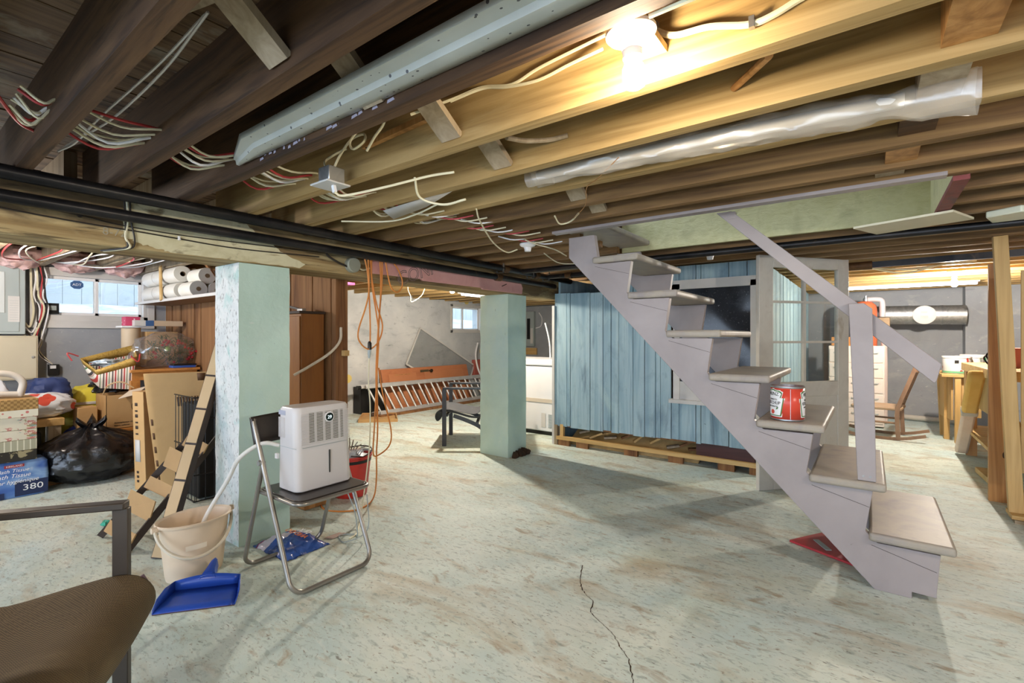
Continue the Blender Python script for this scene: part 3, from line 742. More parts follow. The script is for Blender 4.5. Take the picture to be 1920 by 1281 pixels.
# blue dustpan leaning on the bucket
du = thing('dustpan', 'bright blue plastic dustpan lying in front of the cream bucket', 'dustpan', (-2.42, .90, 0))
L0, L1 = Vector((-2.476, .732, 0)), Vector((-2.277, .981, 0)); ux = (L1-L0).normalized(); vx = Vector((-ux.y, ux.x, 0)); WD = (L1-L0).length
M_bluepl = pmat('blue plastic', ['#27489e', '#2d52b0'], 3, 2, .28, bump=0)
def dpnt(u, v, z): return L0+ux*u*WD+vx*v+Vector((0, 0, z))
d = MB()
pan = []
for v, z, i in ((0, .003, 0), (.05, .008, .01), (.11, .015, .05), (.16, .022, .09)):
    pan.append([dpnt(i+(1-2*i)*k/10, v, z) for k in range(11)])
d.grid(pan)
bw_ = [[dpnt(.09+.82*k/10, .16, .022) for k in range(11)], [dpnt(.07+.86*k/10, .170, .062+.018*math.sin(math.pi*k/10)) for k in range(11)]]
d.grid(bw_)
for sgn in (0, 1):
    f = lambda u: u if sgn == 0 else 1-u
    d.grid([[dpnt(f(i), v, z) for v, z, i in ((0, .003, 0), (.05, .008, .01), (.11, .015, .05), (.16, .022, .09))],
            [dpnt(f(i), v, z) for v, z, i in ((.01, .016, -.01), (.055, .042, -.015), (.11, .062, .02), (.170, .062, .07))]])
d.build('pan', M_bluepl, du, solid=.0035)
h = MB(); rows = []
for v, z, w in ((.165, .072, .085), (.185, .084, .065), (.205, .092, .048), (.235, .100, .040), (.262, .106, .032), (.272, .108, .012)):
    rows.append([dpnt(.5, 0, 0)+vx*v+ux*(w*.5*math.cos(a))+Vector((0, 0, z-.012+.014*math.sin(a)-.02*(abs(math.cos(a)) > .8))) for a in [math.pi*k/8 for k in range(9)]])
h.grid(rows); h.build('handle', M_bluepl, du, solid=.003)
lipm = MB(); lipm.bar(dpnt(0, .004, .002), dpnt(1, .004, .002), .012, .003); lipm.build('rubber_lip', pmat('brown rubber lip', '#4a2d22', 3, 2, .6, bump=0), du)

# bag of de-icer under the chair
sb = thing('floor_bag', 'crumpled blue and clear plastic bag lying under the folding chair', 'bag', (-2.66, 1.47, 0))
M_bagblue = pmat('printed blue plastic', ['#27468c', '#3a5aa0', '#1e3568'], 7, 5, .25, bump=.15, over=[('s', '#b9b6c4', 0, .40, .07, .12), ('s', '#9a3a44', 0, .40, .008, .13), ('n', '#a9a6b4', (8, 8, 8), .58, .68, .8)])
rows = []
C0, CU, CV = Vector((-2.665, 1.455, 0)), Vector((.10, .42, 0)).normalized(), Vector((-.42, .10, 0)).normalized()
CU, CV = Vector((-.05, .99, 0)).normalized(), Vector((-.99, -.05, 0)).normalized()
NB = 22
for s_ in (1, -1):
    rows = []
    for i in range(NB+1):
        row = []
        for j in range(NB+1):
            u = i/NB*2-1; v = j/NB*2-1; e = (1-u**4)*(1-v**4)
            q = Vector((u*3, v*3, s_))
            p = C0+CU*(u*.13+.012*mnoise.noise(q*1.7))+CV*(v*.17+.012*mnoise.noise(q*1.9+Vector((5, 0, 0))))
            z = .003+(.045*e*(1+.5*mnoise.noise(q*1.4))+.012*max(0, mnoise.noise(q*3.1)) if s_ > 0 else 0)
            row.append(p+Vector((0, 0, max(z, .002))))
        rows.append(row)
    m = MB().grid(rows)
    if s_ > 0: m.build('bag_top', M_bagblue, sb)
    else: m.build('bag_underside', M_bagblue, sb)
t = MB(); put_text(t, 'SILK', .055, C0+Vector((.01, .075, .062)), CV*1+Vector((0, 0, 0)), -CU*-1, 0); put_text(t, 'AND DO', .05, C0+Vector((.01, .025, .066)), CV, CU, 1)
t.build('lettering', [M_whiteink, pmat('orange print', '#d9752f', 3, 2, .5, bump=0)], sb)
fl_ = MB()
g = [[(-2.60+.05*i/6, 1.62+.10*j/4+.02*i/6, .004+.006*abs(mnoise.noise(Vector((i, j, 3.3))))) for j in range(5)] for i in range(7)]
one(fl_.grid(g), 'paper_scrap', pmat('pinkish paper', '#b49c92', 4, 3, .8), 'small pinkish paper scrap on the floor behind the chair leg', 'paper', solid=.002)

# sling armchair at the lower left corner
M_armm = pmat('dark bronze metal', ['#4a433c', '#5a5148'], 4, 2, .4, .5, bump=.02)
M_sling = pmat('woven brown sling', ['#6d5d43', '#7b6a4e'], 5, 4, .8, bump=.0, over=[('c', '#40362a', (330, 330, 330)), ('n', '#8b7a5c', (4, 4, 4), .55, .75, .4)])
def armchair(name, label, mats, loc, rz, sag=0.0, slingmat=None, wide=.60):
    """faces +x in its own frame; y=0 is the right-hand arm seen from the room, width runs to -y"""
    t = thing(name, label, 'armchair', loc, rz)
    Wd = wide
    for s_, y in ((1, 0), (-1, -Wd)):
        a = MB(); a.bar((0, y, 0), (0, y, .625), .028, .045, up=(1, 0, 0)); a.build('front_leg', mats, t, local=True, bevel=.003)
        a = MB(); a.bar((.0145, y, .634), (-.50, y, .634), .045, .024); a.build('armrest', mats, t, local=True, bevel=.004)
        yi = y-s_*.035
        a = MB(); pts = [(.05, yi, .375), (.0, yi, .385), (-.12, yi, .365), (-.30, yi, .315), (-.40, yi, .33), (-.475, yi, .45), (-.53, yi, .66), (-.58, yi, .86)]
        a.tube(pts, .012, 8, 5); a.build('side_rail', mats, t, local=True)
        a = MB(); pts = [(-.10, y-s_*.02, .33), (-.24, y-s_*.02, .28), (-.40, y-s_*.02, .20), (-.52, y-s_*.02, .06), (-.55, y-s_*.02, 0)]
        P = catmull(pts, 5)
        for p, q in zip(P[:-1], P[1:]): a.bar(p, q+(q-p)*.08, .022, .04, up=(.6, 0, .8))
        a.build('rear_leg', mats, t, local=True)
    a = MB(); a.bar((-.02, -.02, .33), (-.02, -Wd+.02, .33), .03, .02); a.bar((-.36, -.03, .25), (-.36, -Wd+.03, .25), .03, .02)
    a.build('cross_bar', mats, t, local=True)
    rows = []
    for x, z in ((.085, .27), (.103, .30), (.105, .335), (.09, .37), (.055, .398), (.0, .41), (-.10, .39), (-.20, .37), (-.30, .345), (-.38, .35), (-.44, .44), (-.50, .62), (-.56, .84)):
        rows.append([(x, -.012-(Wd-.024)*j/12, z-sag*math.sin(math.pi*j/12)*(1 if x > -.35 else 0)-.004*mnoise.noise(Vector((x*9, j*.6, 1)))) for j in range(13)])
    MB().grid(rows).build('sling', slingmat or mats, t, local=True, solid=.006, sub=1)
    return t
ac = armchair('sling_armchair', 'brown woven sling armchair cut off by the lower left corner', M_armm, (-2.02, .512, 0), math.atan2(.26, .19), .045, M_sling, .68)
rb = MB(); rb.tube([(.085, -.008, .345), (.06, -.008, .392)], .007, 8); rb.build('end_cap', pmat('mauve plastic', '#5d4650', 3, 2, .5, bump=0), ac, local=True)
ac2 = armchair('sling_armchair', 'dark metal sling armchair half hidden behind the pale blue pillar', pmat('charcoal metal', ['#3d3f42', '#4b4d50'], 4, 2, .4, .4), (-3.75, 3.79, 0), R(-143), .03, pmat('charcoal sling', ['#55585c', '#63666a'], 5, 3, .8, over=[('c', '#3a3c40', (150, 150, 150))]))

# green scrap by the chair arm
gs = MB(); gs.blob((-3.86, .90, .022), (.035, .025, .02), 4, .6, 3, 12, 8, 0.0); one(gs, 'ribbon_bow', pmat('teal ribbon', '#3a9d83', 4, 2, .4), 'small teal ribbon bow on the floor behind the brown armchair', 'bow')

# leaning strip of kraft panels and a second one like a folding ladder
def strip(name, label, A, B, w, side, up, n=6):
    t = thing(name, label, 'packing strip', A)
    A, B = Vector(A), Vector(B); d = (B-A).normalized(); side = Vector(side); side = (side-d*side.dot(d)).normalized(); nn = d.cross(side).normalized()
    if nn.dot(Vector(up)) < 0: nn = -nn
    L = (B-A).length; th = .052
    core = MB()
    def slab(a, b, s0, s1, t0, t1, mb):
        vs = [A+d*l+side*s+nn*q for l in (a, b) for s, q in ((s0, t0), (s1, t0), (s1, t1), (s0, t1))]
        mb.add(vs, [(0, 3, 2, 1), (4, 5, 6, 7), (0, 1, 5, 4), (1, 2, 6, 5), (2, 3, 7, 6), (3, 0, 4, 7)])
    slab(0, L, -w/2, w/2, -th, 0, core); core.build('dark_core', M_darkedge, t)
    for k in range(n):
        p = MB(); slab(L*k/n+.006, L*(k+1)/n-.006, -w/2+.004, w/2-.002, -.002, .003, p); p.build('kraft_panel', pmat('light kraft panel', ['#c4a57c', '#cdb088'], 3, 3, .75, bump=.02), t)
    return t
strip('panel_strip', 'long strip of kraft panels with dark edges leaning on the worn pillar side', (-3.086, 0.934, 0.002), (-3.24, 1.312, 1.157), .066, (0.75, .6, 0), (.6, -.8, .2))
ls = thing('louvre_strip', 'tilted ladder-like strip of kraft flaps between two dark rails on the floor', 'packing strip', (-3.492, 0.853, 0))
ra, rb_ = Vector((-3.68, 0.83, 0.01)), Vector((-3.294, 0.853, 0.01)); ta, tb = Vector((-3.42, 1.275, 0.641)), Vector((-3.3, 1.333, 0.578))
for a, b in ((ra, ta), (rb_, tb)):
    MB().bar(a, b, .012, .038).build('rail', M_darkedge, ls)
for k in range(5):
    f0 = .04+.19*k; f1 = f0+.115
    p = [ra.lerp(ta, f0), rb_.lerp(tb, f0), rb_.lerp(tb, f1), ra.lerp(ta, f1)]
    lift = Vector((.02, -.03, .05 if k % 2 else .0))
    p[2] += lift; p[3] += lift
    MB().prism(p, (.004, -.006, .006)).build('kraft_flap', M_kraftd, ls)

# ================================================================ left bay
# electrical panel and the cabinet under it
ep = thing('electrical_panel', 'grey electrical breaker panel on the left wall beside the basement window', 'breaker panel', (-6.44, .62, 1.225))
MB().box((-6.499, .36, 1.225), (-6.38, .892, 1.905)).build('cabinet', M_greymetal, ep, bevel=.006)
m = MB(); m.box((-6.381, .40, 1.25), (-6.374, .85, 1.88)); m.build('cover', M_greymetal, ep, bevel=.003)
m = MB(); m.box((-6.376, .45, 1.42), (-6.366, .755, 1.80)); m.build('door_frame', pmat('pale grey metal', ['#c3c9c7', '#cdd2d0'], 3, 2, .4, bump=0), ep, bevel=.004)
for k in range(8):
    for q in range(2):
        m = MB(); m.box((-6.367, .50+q*.11, 1.46+k*.036), (-6.356, .59+q*.11, 1.488+k*.036)); m.build('breaker', M_black, ep)
m = MB(); m.box((-6.374, .775, 1.34), (-6.3725, .852, 1.58)); lp_ = m.build('paper_list', M_white, ep)
m = MB(); [m.box((-6.3725, .785, 1.36+k*.022), (-6.3722, .842, 1.362+k*.022)) for k in range(9)]; m.build('printed_lines', M_greymetal, lp_)
gb = thing('metal_cabinet', 'beige metal junction cabinet below the grey breaker panel', 'cabinet', (-6.40, .65, .80))
MB().box((-6.499, .30, .80), (-6.335, .97, 1.212)).build('cabinet_body', M_beigemetal, gb, bevel=.004)
m = MB(); m.box((-6.336, .31, .81), (-6.328, .96, 1.20)); dd_ = m.build('door', M_beigemetal, gb, bevel=.004)
m = MB(); m.lathe([(.0, 0), (.012, 0), (.012, .006), (.0, .007)], (-6.328, .935, 1.01), 16, axis='x'); m.build('latch', M_steel, dd_)
sock = thing('outlet_box', 'small black outlet box with a plug on the wall right of the beige cabinet', 'outlet', (-6.47, 1.10, .86)); MB().box((-6.499, 1.06, .82), (-6.44, 1.14, .93)).build('box', M_black, sock, bevel=.006); MB().box((-6.44, 1.07, .89), (-6.42, 1.11, .92)).build('plug', M_vinyl, sock)
yb = MB().box((-6.47, .955, .70), (-6.40, 1.06, .785)); one(yb, 'small_carton', pmat('yellow carton', ['#d6b25a', '#dfbd6a'], 3, 2, .6), 'small yellow carton under the right edge of the beige cabinet', 'carton')
cl = [M_cream, M_vinyl, M_dkcable, M_cream, M_red, M_vinyl, M_dkcable]
for k in range(7):
    o = .012*k; t = MB()
    t.tube([(-6.42+.01*k, .93+o, 1.93), (-6.43, .935+o*1.2+.02*(k % 3), 1.78), (-6.43, .94+o*1.3, 1.6), (-6.44, .955+o*1.2+.03*(k % 2), 1.45), (-6.45, .93+.02*(k % 3), 1.3-.05*k), (-6.44, .893, 1.34-.04*k)], .0065 if k % 3 else .009, 6, 6)
    one(t, 'cable', cl[k], 'cable looping down the wall between the breaker panel and the window', 'cable', 'cables beside the breaker panel')
for k in range(3):
    t = MB(); t.tube([(-6.45, .97+.02*k, 1.35), (-6.46, .985+.015*k, 1.15), (-6.46, 1.0, 1.02+.02*k), (-6.45, 1.09, .93)], .004, 6, 6)
    one(t, 'cable', [M_vinyl, M_dkcable, M_cream][k], 'thin wire running from the panel cables down to the black outlet box', 'wire', 'wires to the outlet box')
# wiring sagging under the joists of the bay
for k in range(12):
    rnd = random.Random(k); y0 = .55+.08*k; t = MB()
    t.tube([(-6.3+.1*rnd.random(), .95+.02*k, 1.92), (-5.9, y0+.2*rnd.random(), 1.86+.03*rnd.random()), (-5.2, y0+.3*rnd.random(), 1.88), (-4.4, y0+.2*rnd.random(), 1.84+.05*rnd.random()), (-3.5, y0+.5*rnd.random(), 1.9)], .006, 6, 6)
    one(t, 'cable', [M_red, M_vinyl, M_cream, M_vinyl][k % 4], ['red', 'white', 'cream', 'white'][k % 4]+' cable sagging under the joists above the basement window', 'cable', ['red', 'white', 'cream', 'white'][k % 4]+' cables over the left bay')
M_insul = pmat('pink insulation', ['#c39a98', '#e0bdb8', '#a57f80'], 7, 6, .9, bump=.9)
for k in range(5):
    b = MB(); b.blob((-6.30, .42+.4*k, 1.955), (.19, .178, .115), k+3, .3, 3.5, 24, 14)
    one(b, 'insulation_batt', M_insul, 'pink insulation stuffed between joist ends above the basement window', 'insulation', 'insulation over the left window')
# stickers on the window
stk = thing('window_sticker', 'dark blue octagonal sticker on the left pane of the basement window', 'sticker', (-6.52, 1.27, 1.70))
m = MB(); m.prism([(-6.521, 1.285+.055*math.cos(R(22.5+45*k)), 1.735+.045*math.sin(R(22.5+45*k))) for k in range(8)], (.001, 0, 0)); m.build('octagon', pmat('navy sticker', '#3d5f8e', 3, 2, .5, bump=0), stk)
m = MB(); put_text(m, 'ADT', .035, (-6.5185, 1.285, 1.735), (0, 1, 0), (0, 0, 1)); m.build('lettering', M_whiteink, stk)
bx = thing('small_card', 'small dark picture card propped in the lower corner of the basement window', 'card', (-6.5, 1.09, 1.42)); MB().box((-6.50, 1.04, 1.43), (-6.49, 1.145, 1.535)).build('card', M_black, bx); m = MB(); m.box((-6.49, 1.06, 1.465), (-6.4885, 1.125, 1.51)); m.build('picture', M_greymetal, bx)

# shelf with paper towels
sh = thing('wall_shelf', 'white edged wooden shelf on the plank partition carrying paper towel rolls', 'shelf', (-5.3, 1.9, 1.545))
MB().box((-6.35, 1.73, 1.548), (-4.0, 2.045, 1.568)).build('board', pmat('brown shelf board', ['#7a5a3c', '#8d6b49'], 3, 3, .6), sh)
MB().box((-6.35, 1.722, 1.546), (-4.0, 1.73, 1.572)).build('edge_strip', M_white, sh)
MB().bar((-5.55, 1.715, 1.56), (-5.62, 1.73, 1.90), .05, .012, up=(0, 1, 0)).build('hanger_strip', M_pinex, sh); MB().bar((-5.0, 2.03, 1.70), (-5.02, 1.9, 1.90), .04, .015, up=(0, 1, 0)).build('brace', M_rough, sh)
M_towel = pmat('white paper towel', ['#ded9cd', '#e8e3d8'], 8, 3, .9, bump=.1)
M_wrap = clear('plastic wrap', '#ffffff', .10, .12, .15)
def towel_pack(y, z, label, x1=-5.28):
    t = thing('paper_towel_pack', label, 'paper towels', (x1-.4, y, z-.078))
    for k in range(3):
        a = x1-.30*(k+1)+.008; m = MB()
        m.lathe([(.024, .0), (.076, .0), (.078, .006), (.078, .278), (.076, .284), (.024, .284)], (a, y, z), 28, axis='x', cap=False); rl = m.build('roll', M_towel, t)
        m = MB().lathe([(.024, .0), (.024, .284), (.022, .284), (.022, .0)], (a, y, z), 20, axis='x', cap=False); m.build('core', pmat('cardboard core', '#7d664b', 3, 2, .9), rl)
    m = MB().lathe([(.0785, -.9), (.0795, -.6), (.0785, -.3), (.0795, -.01)], (x1, y, z), 28, axis='x', cap=False); m.build('plastic_sleeve', M_wrap, t)
towel_pack(1.81, 1.648, 'lower front pack of paper towel rolls on the wall shelf'); towel_pack(1.81, 1.806, 'upper front pack of paper towel rolls, lying on the lower one')
towel_pack(1.966, 1.648, 'lower rear pack of paper towel rolls against the plank partition', -5.42); towel_pack(1.966, 1.806, 'upper rear pack of paper towel rolls against the plank partition', -5.42)
for k, (x, y, z, lab) in enumerate(((-4.98, 1.83, 1.645, 'left one of two paper towel rolls lying beside the worn pillar'), (-4.98, 1.985, 1.645, 'right one of two paper towel rolls lying beside the worn pillar'), (-5.0, 1.91, 1.776, 'single paper towel roll lying on two others beside the worn pillar'))):
    t = thing('paper_towel_roll', lab, 'paper towels', (x, y, z-.075)); MB().lathe([(.02, 0), (.074, 0), (.076, .006), (.076, .27), (.074, .276), (.02, .276)], (x-.27, y, z), 28, axis='x').build('roll', M_towel, t)
    MB().lathe([(.0, .276), (.02, .276), (.02, .278), (.0, .278)], (x-.27, y, z), 16, axis='x').build('core', MATS['cardboard core'], t)

# bath tissue pack, decorated boxes
tp = thing('tissue_pack', 'blue plastic pack lettered Bath Tissue and 380 on the floor at the left edge', 'tissue pack', (-5.3, .50, 0))
M_tpk = pmat('blue tissue wrapping', ['#3d5fae', '#5f86c8', '#8fb0da', '#3f63b2'], (3, 3, 6), 3, .25, bump=.12, bscale=12, over=[('n', '#c6d4e6', (6, 6, 9), .60, .72, .7)])
XT = -5.10
m = MB(); rows = []
for z, i in ((0, .012), (.02, .0), (.14, -.006), (.25, .0), (.272, .02)):
    rows.append([(x, y, z) for x, y in rrect(-5.46+i, XT-i, .10+i, .838-i, .03)])
m.grid(rows, 0, True, True); n = len(rows[0]); m.f += [list(range(n))[::-1], [len(m.v)-n+k for k in range(n)]]; m.m += [0, 0]; m.sm += [False, False]
m.build('wrapped_pack', M_tpk, tp)
m = MB(); m.box((XT+.005, .36, .004), (XT+.008, .60, .05)); m.box((XT+.005, .655, .012), (XT+.0085, .835, .118)); cb = m.build('dark_band', pmat('navy print', '#1f2c52', 3, 2, .4, bump=0), tp)
m = MB(); U = (0, 1, 0); V = (0, 0, 1)
put_text(m, 'Bath Tissue', .036, (XT+.0095, .645, .205), U, (0, -.0, 1), shear=.3); put_text(m, 'Bath Tissue', .042, (XT+.0095, .640, .166), U, V, shear=.3); put_text(m, 'Papier hygiénique', .040, (XT+.0095, .640, .124), U, V, shear=.3)
put_text(m, '380', .062, (XT+.0095, .752, .068), U, V, wx=1.25); m.build('lettering', M_whiteink, tp)
m = MB(); m.box((XT+.004, .60, .229), (XT+.0075, .705, .250)); rb_o = m.build('red_badge', pmat('red print', '#a8322e', 3, 2, .4, bump=0), tp)
m = MB(); put_text(m, 'KIRKLAND', .018, (XT+.0085, .6525, .2395), U, V); m.build('badge_lettering', M_whiteink, rb_o)
M_wick = pmat('wicker print', ['#a5834e', '#b8945c'], 9, 4, .7, over=[('c', '#8a6a3c', (60, 60, 60))]); M_flor = pmat('floral print', ['#d9d2bb', '#e2dcc8'], 5, 3, .55, over=[('v', '#c9776f', (26, 26, 26), .25), ('v', '#9a8f62', (17, 17, 17), .16)])
M_flor2 = pmat('large floral print', ['#d5ceb8', '#ddd6c1'], 5, 3, .5, over=[('n', '#b9625c', (11, 11, 20), .57, .60, .9), ('n', '#8d7a3e', (13, 13, 22), .58, .61, .9), ('n', '#7f9a94', (12, 12, 24), .60, .63, .9)])
M_strp = pmat('grey striped print', '#a9a68e', 4, 2, .5, bump=0, over=[('s', '#d9d6c0', 1, .034, .007)]); M_scr = pmat('black scroll print', '#2a2721', 5, 2, .5, bump=0, over=[('n', '#a59a77', (16, 16, 22), .56, .60, .9)])
def deco(zs, lab, body, lid=None, inset=.0):
    t = thing('gift_box', lab, 'box', (-5.28, .48, zs[0]))
    MB().box((-5.44, .14, zs[0]), (XT+.02-inset, .772-inset, zs[1])).build('box_body', body, t, bevel=.003)
    if lid: MB().box((-5.445, .135, zs[1]-.001 if len(zs) < 3 else zs[2]), (XT+.026-inset, .779-inset, zs[-1])).build('lid', lid, t, bevel=.003)
    return t
g4 = deco((.274, .350), 'black box with pale scroll print, lowest of the stacked gift boxes', M_scr)
g3 = deco((.351, .430), 'grey green striped gift box, second from the bottom of the stack', M_strp)
g2 = deco((.431, .505), 'gift box with large pink flowers, third from the bottom of the stack', M_flor2)
g1 = deco((.506, .660, .600, .735), 'gift box with a wicker pattern lid, topmost of the stack on the tissue pack', M_flor2, M_wick)
m = MB(); m.box((XT+.0262, .14, .602), (XT+.0275, .777, .655)); m.build('dotted_band', M_flor, g1)
# grey tubular handle
t = MB(); t.tube([(-5.25, .40, .74), (-5.25, .45, .90), (-5.24, .56, .925), (-5.24, .66, .91), (-5.23, .715, .85), (-5.23, .70, .75)], .024, 12, 6)
gh = thing('carrier_handle', 'bent grey plastic handle of an infant carrier above the gift boxes', 'handle', (-5.24, .55, .74)); t.build('handle', pmat('grey plastic', ['#b3aca1', '#c0b9ae'], 3, 2, .4, bump=0), gh); MB().tube([(-5.25, .38, .76), (-5.24, .55, .77), (-5.23, .71, .76)], .022, 10, 4).build('lower_bar', MATS['grey plastic'], gh)
# bench, bin
bn = thing('work_bench', 'rough wooden bench holding bags under the beige cabinet', 'bench', (-5.8, .55, 0))
MB().box((-6.2, -.3, .455), (-5.47, 1.0, .515)).build('top', M_pinex, bn, bevel=.004)
for x, y in ((-5.52, .94), (-6.12, .94), (-5.52, -.2), (-6.12, -.2)): MB().box((x-.04, y-.04, 0), (x+.04, y+.04, .455)).build('leg', M_oldgrey, bn)
MB().box((-5.56, .0, .06), (-5.50, .9, .12)).build('stretcher', M_oldgrey, bn)
bb = MB(); bb.prism([(-6.05, .50, .0), (-5.60, .50, 0), (-5.60, .88, 0), (-6.05, .88, 0)], (0, 0, .40)); one(bb, 'storage_bin', pmat('dark grey bin', ['#33342f', '#3e3f39'], 3, 2, .45), 'dark grey storage bin under the wooden bench', 'bin', bevel=.02)
lx = MB(); lx.box((-5.42, .86, .0), (-5.30, 1.04, .05)); lx.box((-5.44, .86, .05), (-5.32, 1.02, .085)); one(lx, 'timber_offcut', M_knot, 'brown timber offcuts stacked on the floor behind the tissue pack', 'timber')
# bags on the bench
def bag(name, c, rad, seed, mat, label, amp=.22, freq=2.2, floor=None, knot=None, power=1.0, group=None, pleat=0, ears=0, crinkle=0):
    t = thing(name, label, 'bag', (c[0], c[1], floor if floor is not None else c[2]-rad[2]))
    rows = []; rings, seg = (44, 110) if crinkle else (26, 56); rnd = random.Random(seed)
    for i in range(rings+1):
        th = math.pi*i/rings; row = []
        for k in range(seg):
            ph = 2*math.pi*k/seg
            d = Vector((math.sin(th)*math.cos(ph), math.sin(th)*math.sin(ph), math.cos(th)))
            if power != 1: d = Vector([math.copysign(abs(q)**power, q) for q in d])
            sv = Vector((seed*7.3, seed*3.1, seed))
            q = 1+amp*mnoise.noise(d*freq+sv)+amp*.45*mnoise.noise(d*freq*3+sv)
            if pleat: q += pleat*max(0, d.z+.2)*math.sin(ph*11+3*mnoise.noise(d*2+sv))
            if crinkle:
                e1 = mnoise.noise(Vector((d.x*5, d.y*5, d.z*3))+sv); e2 = mnoise.noise(Vector((d.x*11, d.y*11, d.z*5))+sv*2)
                q += crinkle*(1-2*abs(e1))+crinkle*.6*(1-2*abs(e2))
            w = 1.0
            if knot: w = 1-knot*max(0, d.z)**3
            p = Vector((d.x*rad[0]*q*w, d.y*rad[1]*q*w, d.z*rad[2]*(1+.5*(q-1))))+Vector(c)
            if knot and d.z > .9: p.z += rad[2]*.12*(d.z-.9)/.1
            if floor is not None and p.z < floor: p.z = floor
            row.append(p)
        rows.append(row)
    MB().grid(rows, 0, True, True).build('bag_body', mat, t)
    top = Vector((c[0], c[1], c[2]+rad[2]*1.08))
    for e in range(ears):
        a = e*2.3+.6; L = rad[2]*.62; g = []
        for i in range(7):
            u = i/6; wd = L*.34*math.sin(.35+u*2.5)
            g.append([top+Vector((math.cos(a)*L*.9*u+math.sin(a)*wd*s_*.8, math.sin(a)*L*.9*u-math.cos(a)*wd*s_*.8, -L*.25+L*u*.75+.02*math.cos(s_*3)+.012*mnoise.noise(Vector((i, s_*3, e))))) for s_ in (-1, -.5, 0, .5, 1)])
        MB().grid(g).build('tied_ear', mat, t, solid=.003)
    return t
M_blkbag = pmat('glossy black bin bag', ['#121214', '#1d1d20', '#0d0d0f'], 5, 3, .20, bump=.55, bscale=(14, 14, 26), spec=.7)
bag('bin_bag', (-5.30, 1.14, .205), (.27, .33, .225), 3, M_blkbag, 'full black bin bag tied at the top, on the floor in front of the boxes', .13, 2.0, .003, .62, .85, pleat=.07, ears=3, crinkle=.035)
bag('bin_bag', (-5.92, 1.40, .70), (.15, .15, .10), 8, M_blkbag, 'small black bin bag lying on the white board under the striped gift bag', .3, 2.6, .605)
bag('tote_bag', (-5.80, .93, .68), (.16, .17, .165), 5, pmat('navy cloth', ['#22305c', '#2d3d6c'], 4, 3, .6, bump=.1), 'navy blue tote bag lying on the bench beside the wall', .25, 1.8, .52, power=.8)
bag('shopping_bag', (-5.62, .86, .62), (.13, .22, .105), 11, pmat('white floral bag', ['#cfd3da', '#dcdfe3'], 4, 3, .4, bump=.1, over=[('v', '#c9503f', (6, 6, 6), .27)]), 'white shopping bag with red flowers lying at the front of the bench', .25, 2.0, .517, power=.8)
bag('shopping_bag', (-5.75, .55, .70), (.14, .15, .185), 13, MATS['white floral bag'], 'white shopping bag with red flowers standing behind the grey carrier handle', .25, 2.0, .517, power=.8)
bag('cloth_bag', (-5.95, 1.27, .37), (.15, .21, .37), 17, pmat('yellow bag', ['#d3c433', '#dfd04a', '#cbbd2c'], 3, 3, .45, bump=.1), 'bright yellow bag standing behind the black bin bag', .18, 2.0, .003, power=.7)
bag('cloth_bag', (-5.62, 1.22, .20), (.15, .22, .22), 19, pmat('royal blue bag', ['#2c3f97', '#3850ad'], 3, 3, .45, bump=.1), 'royal blue bag squeezed between the black bin bag and the yellow bag', .15, 1.6, .003, power=.75)
# white topped side table under the small bin bag
wt = thing('side_table', 'white side table whose top shows above the yellow bag', 'table', (-6.15, 1.45, 0)); MB().box((-6.3, 1.05, .575), (-5.80, 1.75, .60)).build('tabletop', M_white, wt, bevel=.003)
for x, y in ((-6.25, 1.1), (-6.25, 1.7), (-5.86, 1.7)): MB().box((x-.02, y-.02, 0), (x+.02, y+.02, .575)).build('leg', M_white, wt)
# orange wooden table
M_owood = pmat('orange varnished wood', ['#b5783c', '#c58848', '#ad7036'], (2, 9, 9), 4, .4, bump=.05)
ot = thing('wooden_table', 'small orange varnished table carrying the wrapped wreath', 'table', (-5.75, 1.75, 0))
MB().box((-6.25, 1.46, .865), (-5.50, 2.04, .892)).build('tabletop', M_owood, ot, bevel=.004); MB().box((-6.2, 1.48, .79), (-5.53, 2.02, .865)).build('apron', M_owood, ot)
for x, y in ((-5.54, 1.50), (-5.54, 2.0), (-6.2, 1.5), (-6.2, 2.0)): MB().box((x-.035, y-.035, 0), (x+.035, y+.035, .79)).build('leg', M_owood, ot)
# striped gift bag
gbag = thing('gift_bag', 'striped gift bag with a gold glitter rim tipped over the small bin bag', 'gift bag', (-5.7, 1.45, .80))
M_gstr = pmat('striped gift paper', '#e2dacd', 3, 2, .5, bump=.03, over=[('s', '#b23a38', 1, .062, .010), ('s', '#3c3a3a', 1, .062, .012, .02), ('s', '#3f7a4f', 1, .062, .006, .041), ('s', '#c9a79a', 1, .031, .003, .012)])
rim = [(-5.78, 1.16, 1.005), (-5.58, 1.229, 0.903), (-5.52, 1.515, 1.02), (-5.8, 1.561, 1.121)]
base = [(-5.82, 1.244, 0.802), (-5.6, 1.26, 0.736), (-5.56, 1.472, 0.71), (-5.86, 1.535, 0.78)]
mid = [tuple(Vector(a).lerp(Vector(b), .28)) for a, b in zip(rim, base)]
def loop(L, n=8): return [Vector(L[i]).lerp(Vector(L[(i+1) % 4]), k/n)+Vector((0, 0, .003*mnoise.noise(Vector((i, k, 2))))) for i in range(4) for k in range(n)]
rows = [loop(mid), loop([tuple(Vector(a).lerp(Vector(b), .6)+Vector((0, 0, -.005))) for a, b in zip(rim, base)]), loop(base)]
m = MB().grid(rows, 0, False, True); m.f.append([2*32+k for k in range(32)]); m.m.append(0); m.sm.append(False); m.build('paper_bag', M_gstr, gbag, solid=.002)
M_gold = pmat('gold glitter', ['#a3823c', '#c8a456', '#8c6c2c'], 40, 4, .35, .3, bump=.4, bscale=90)
MB().grid([loop(rim), loop(mid)], 0, False, True).build('gold_rim', M_gold, gbag, solid=.003)
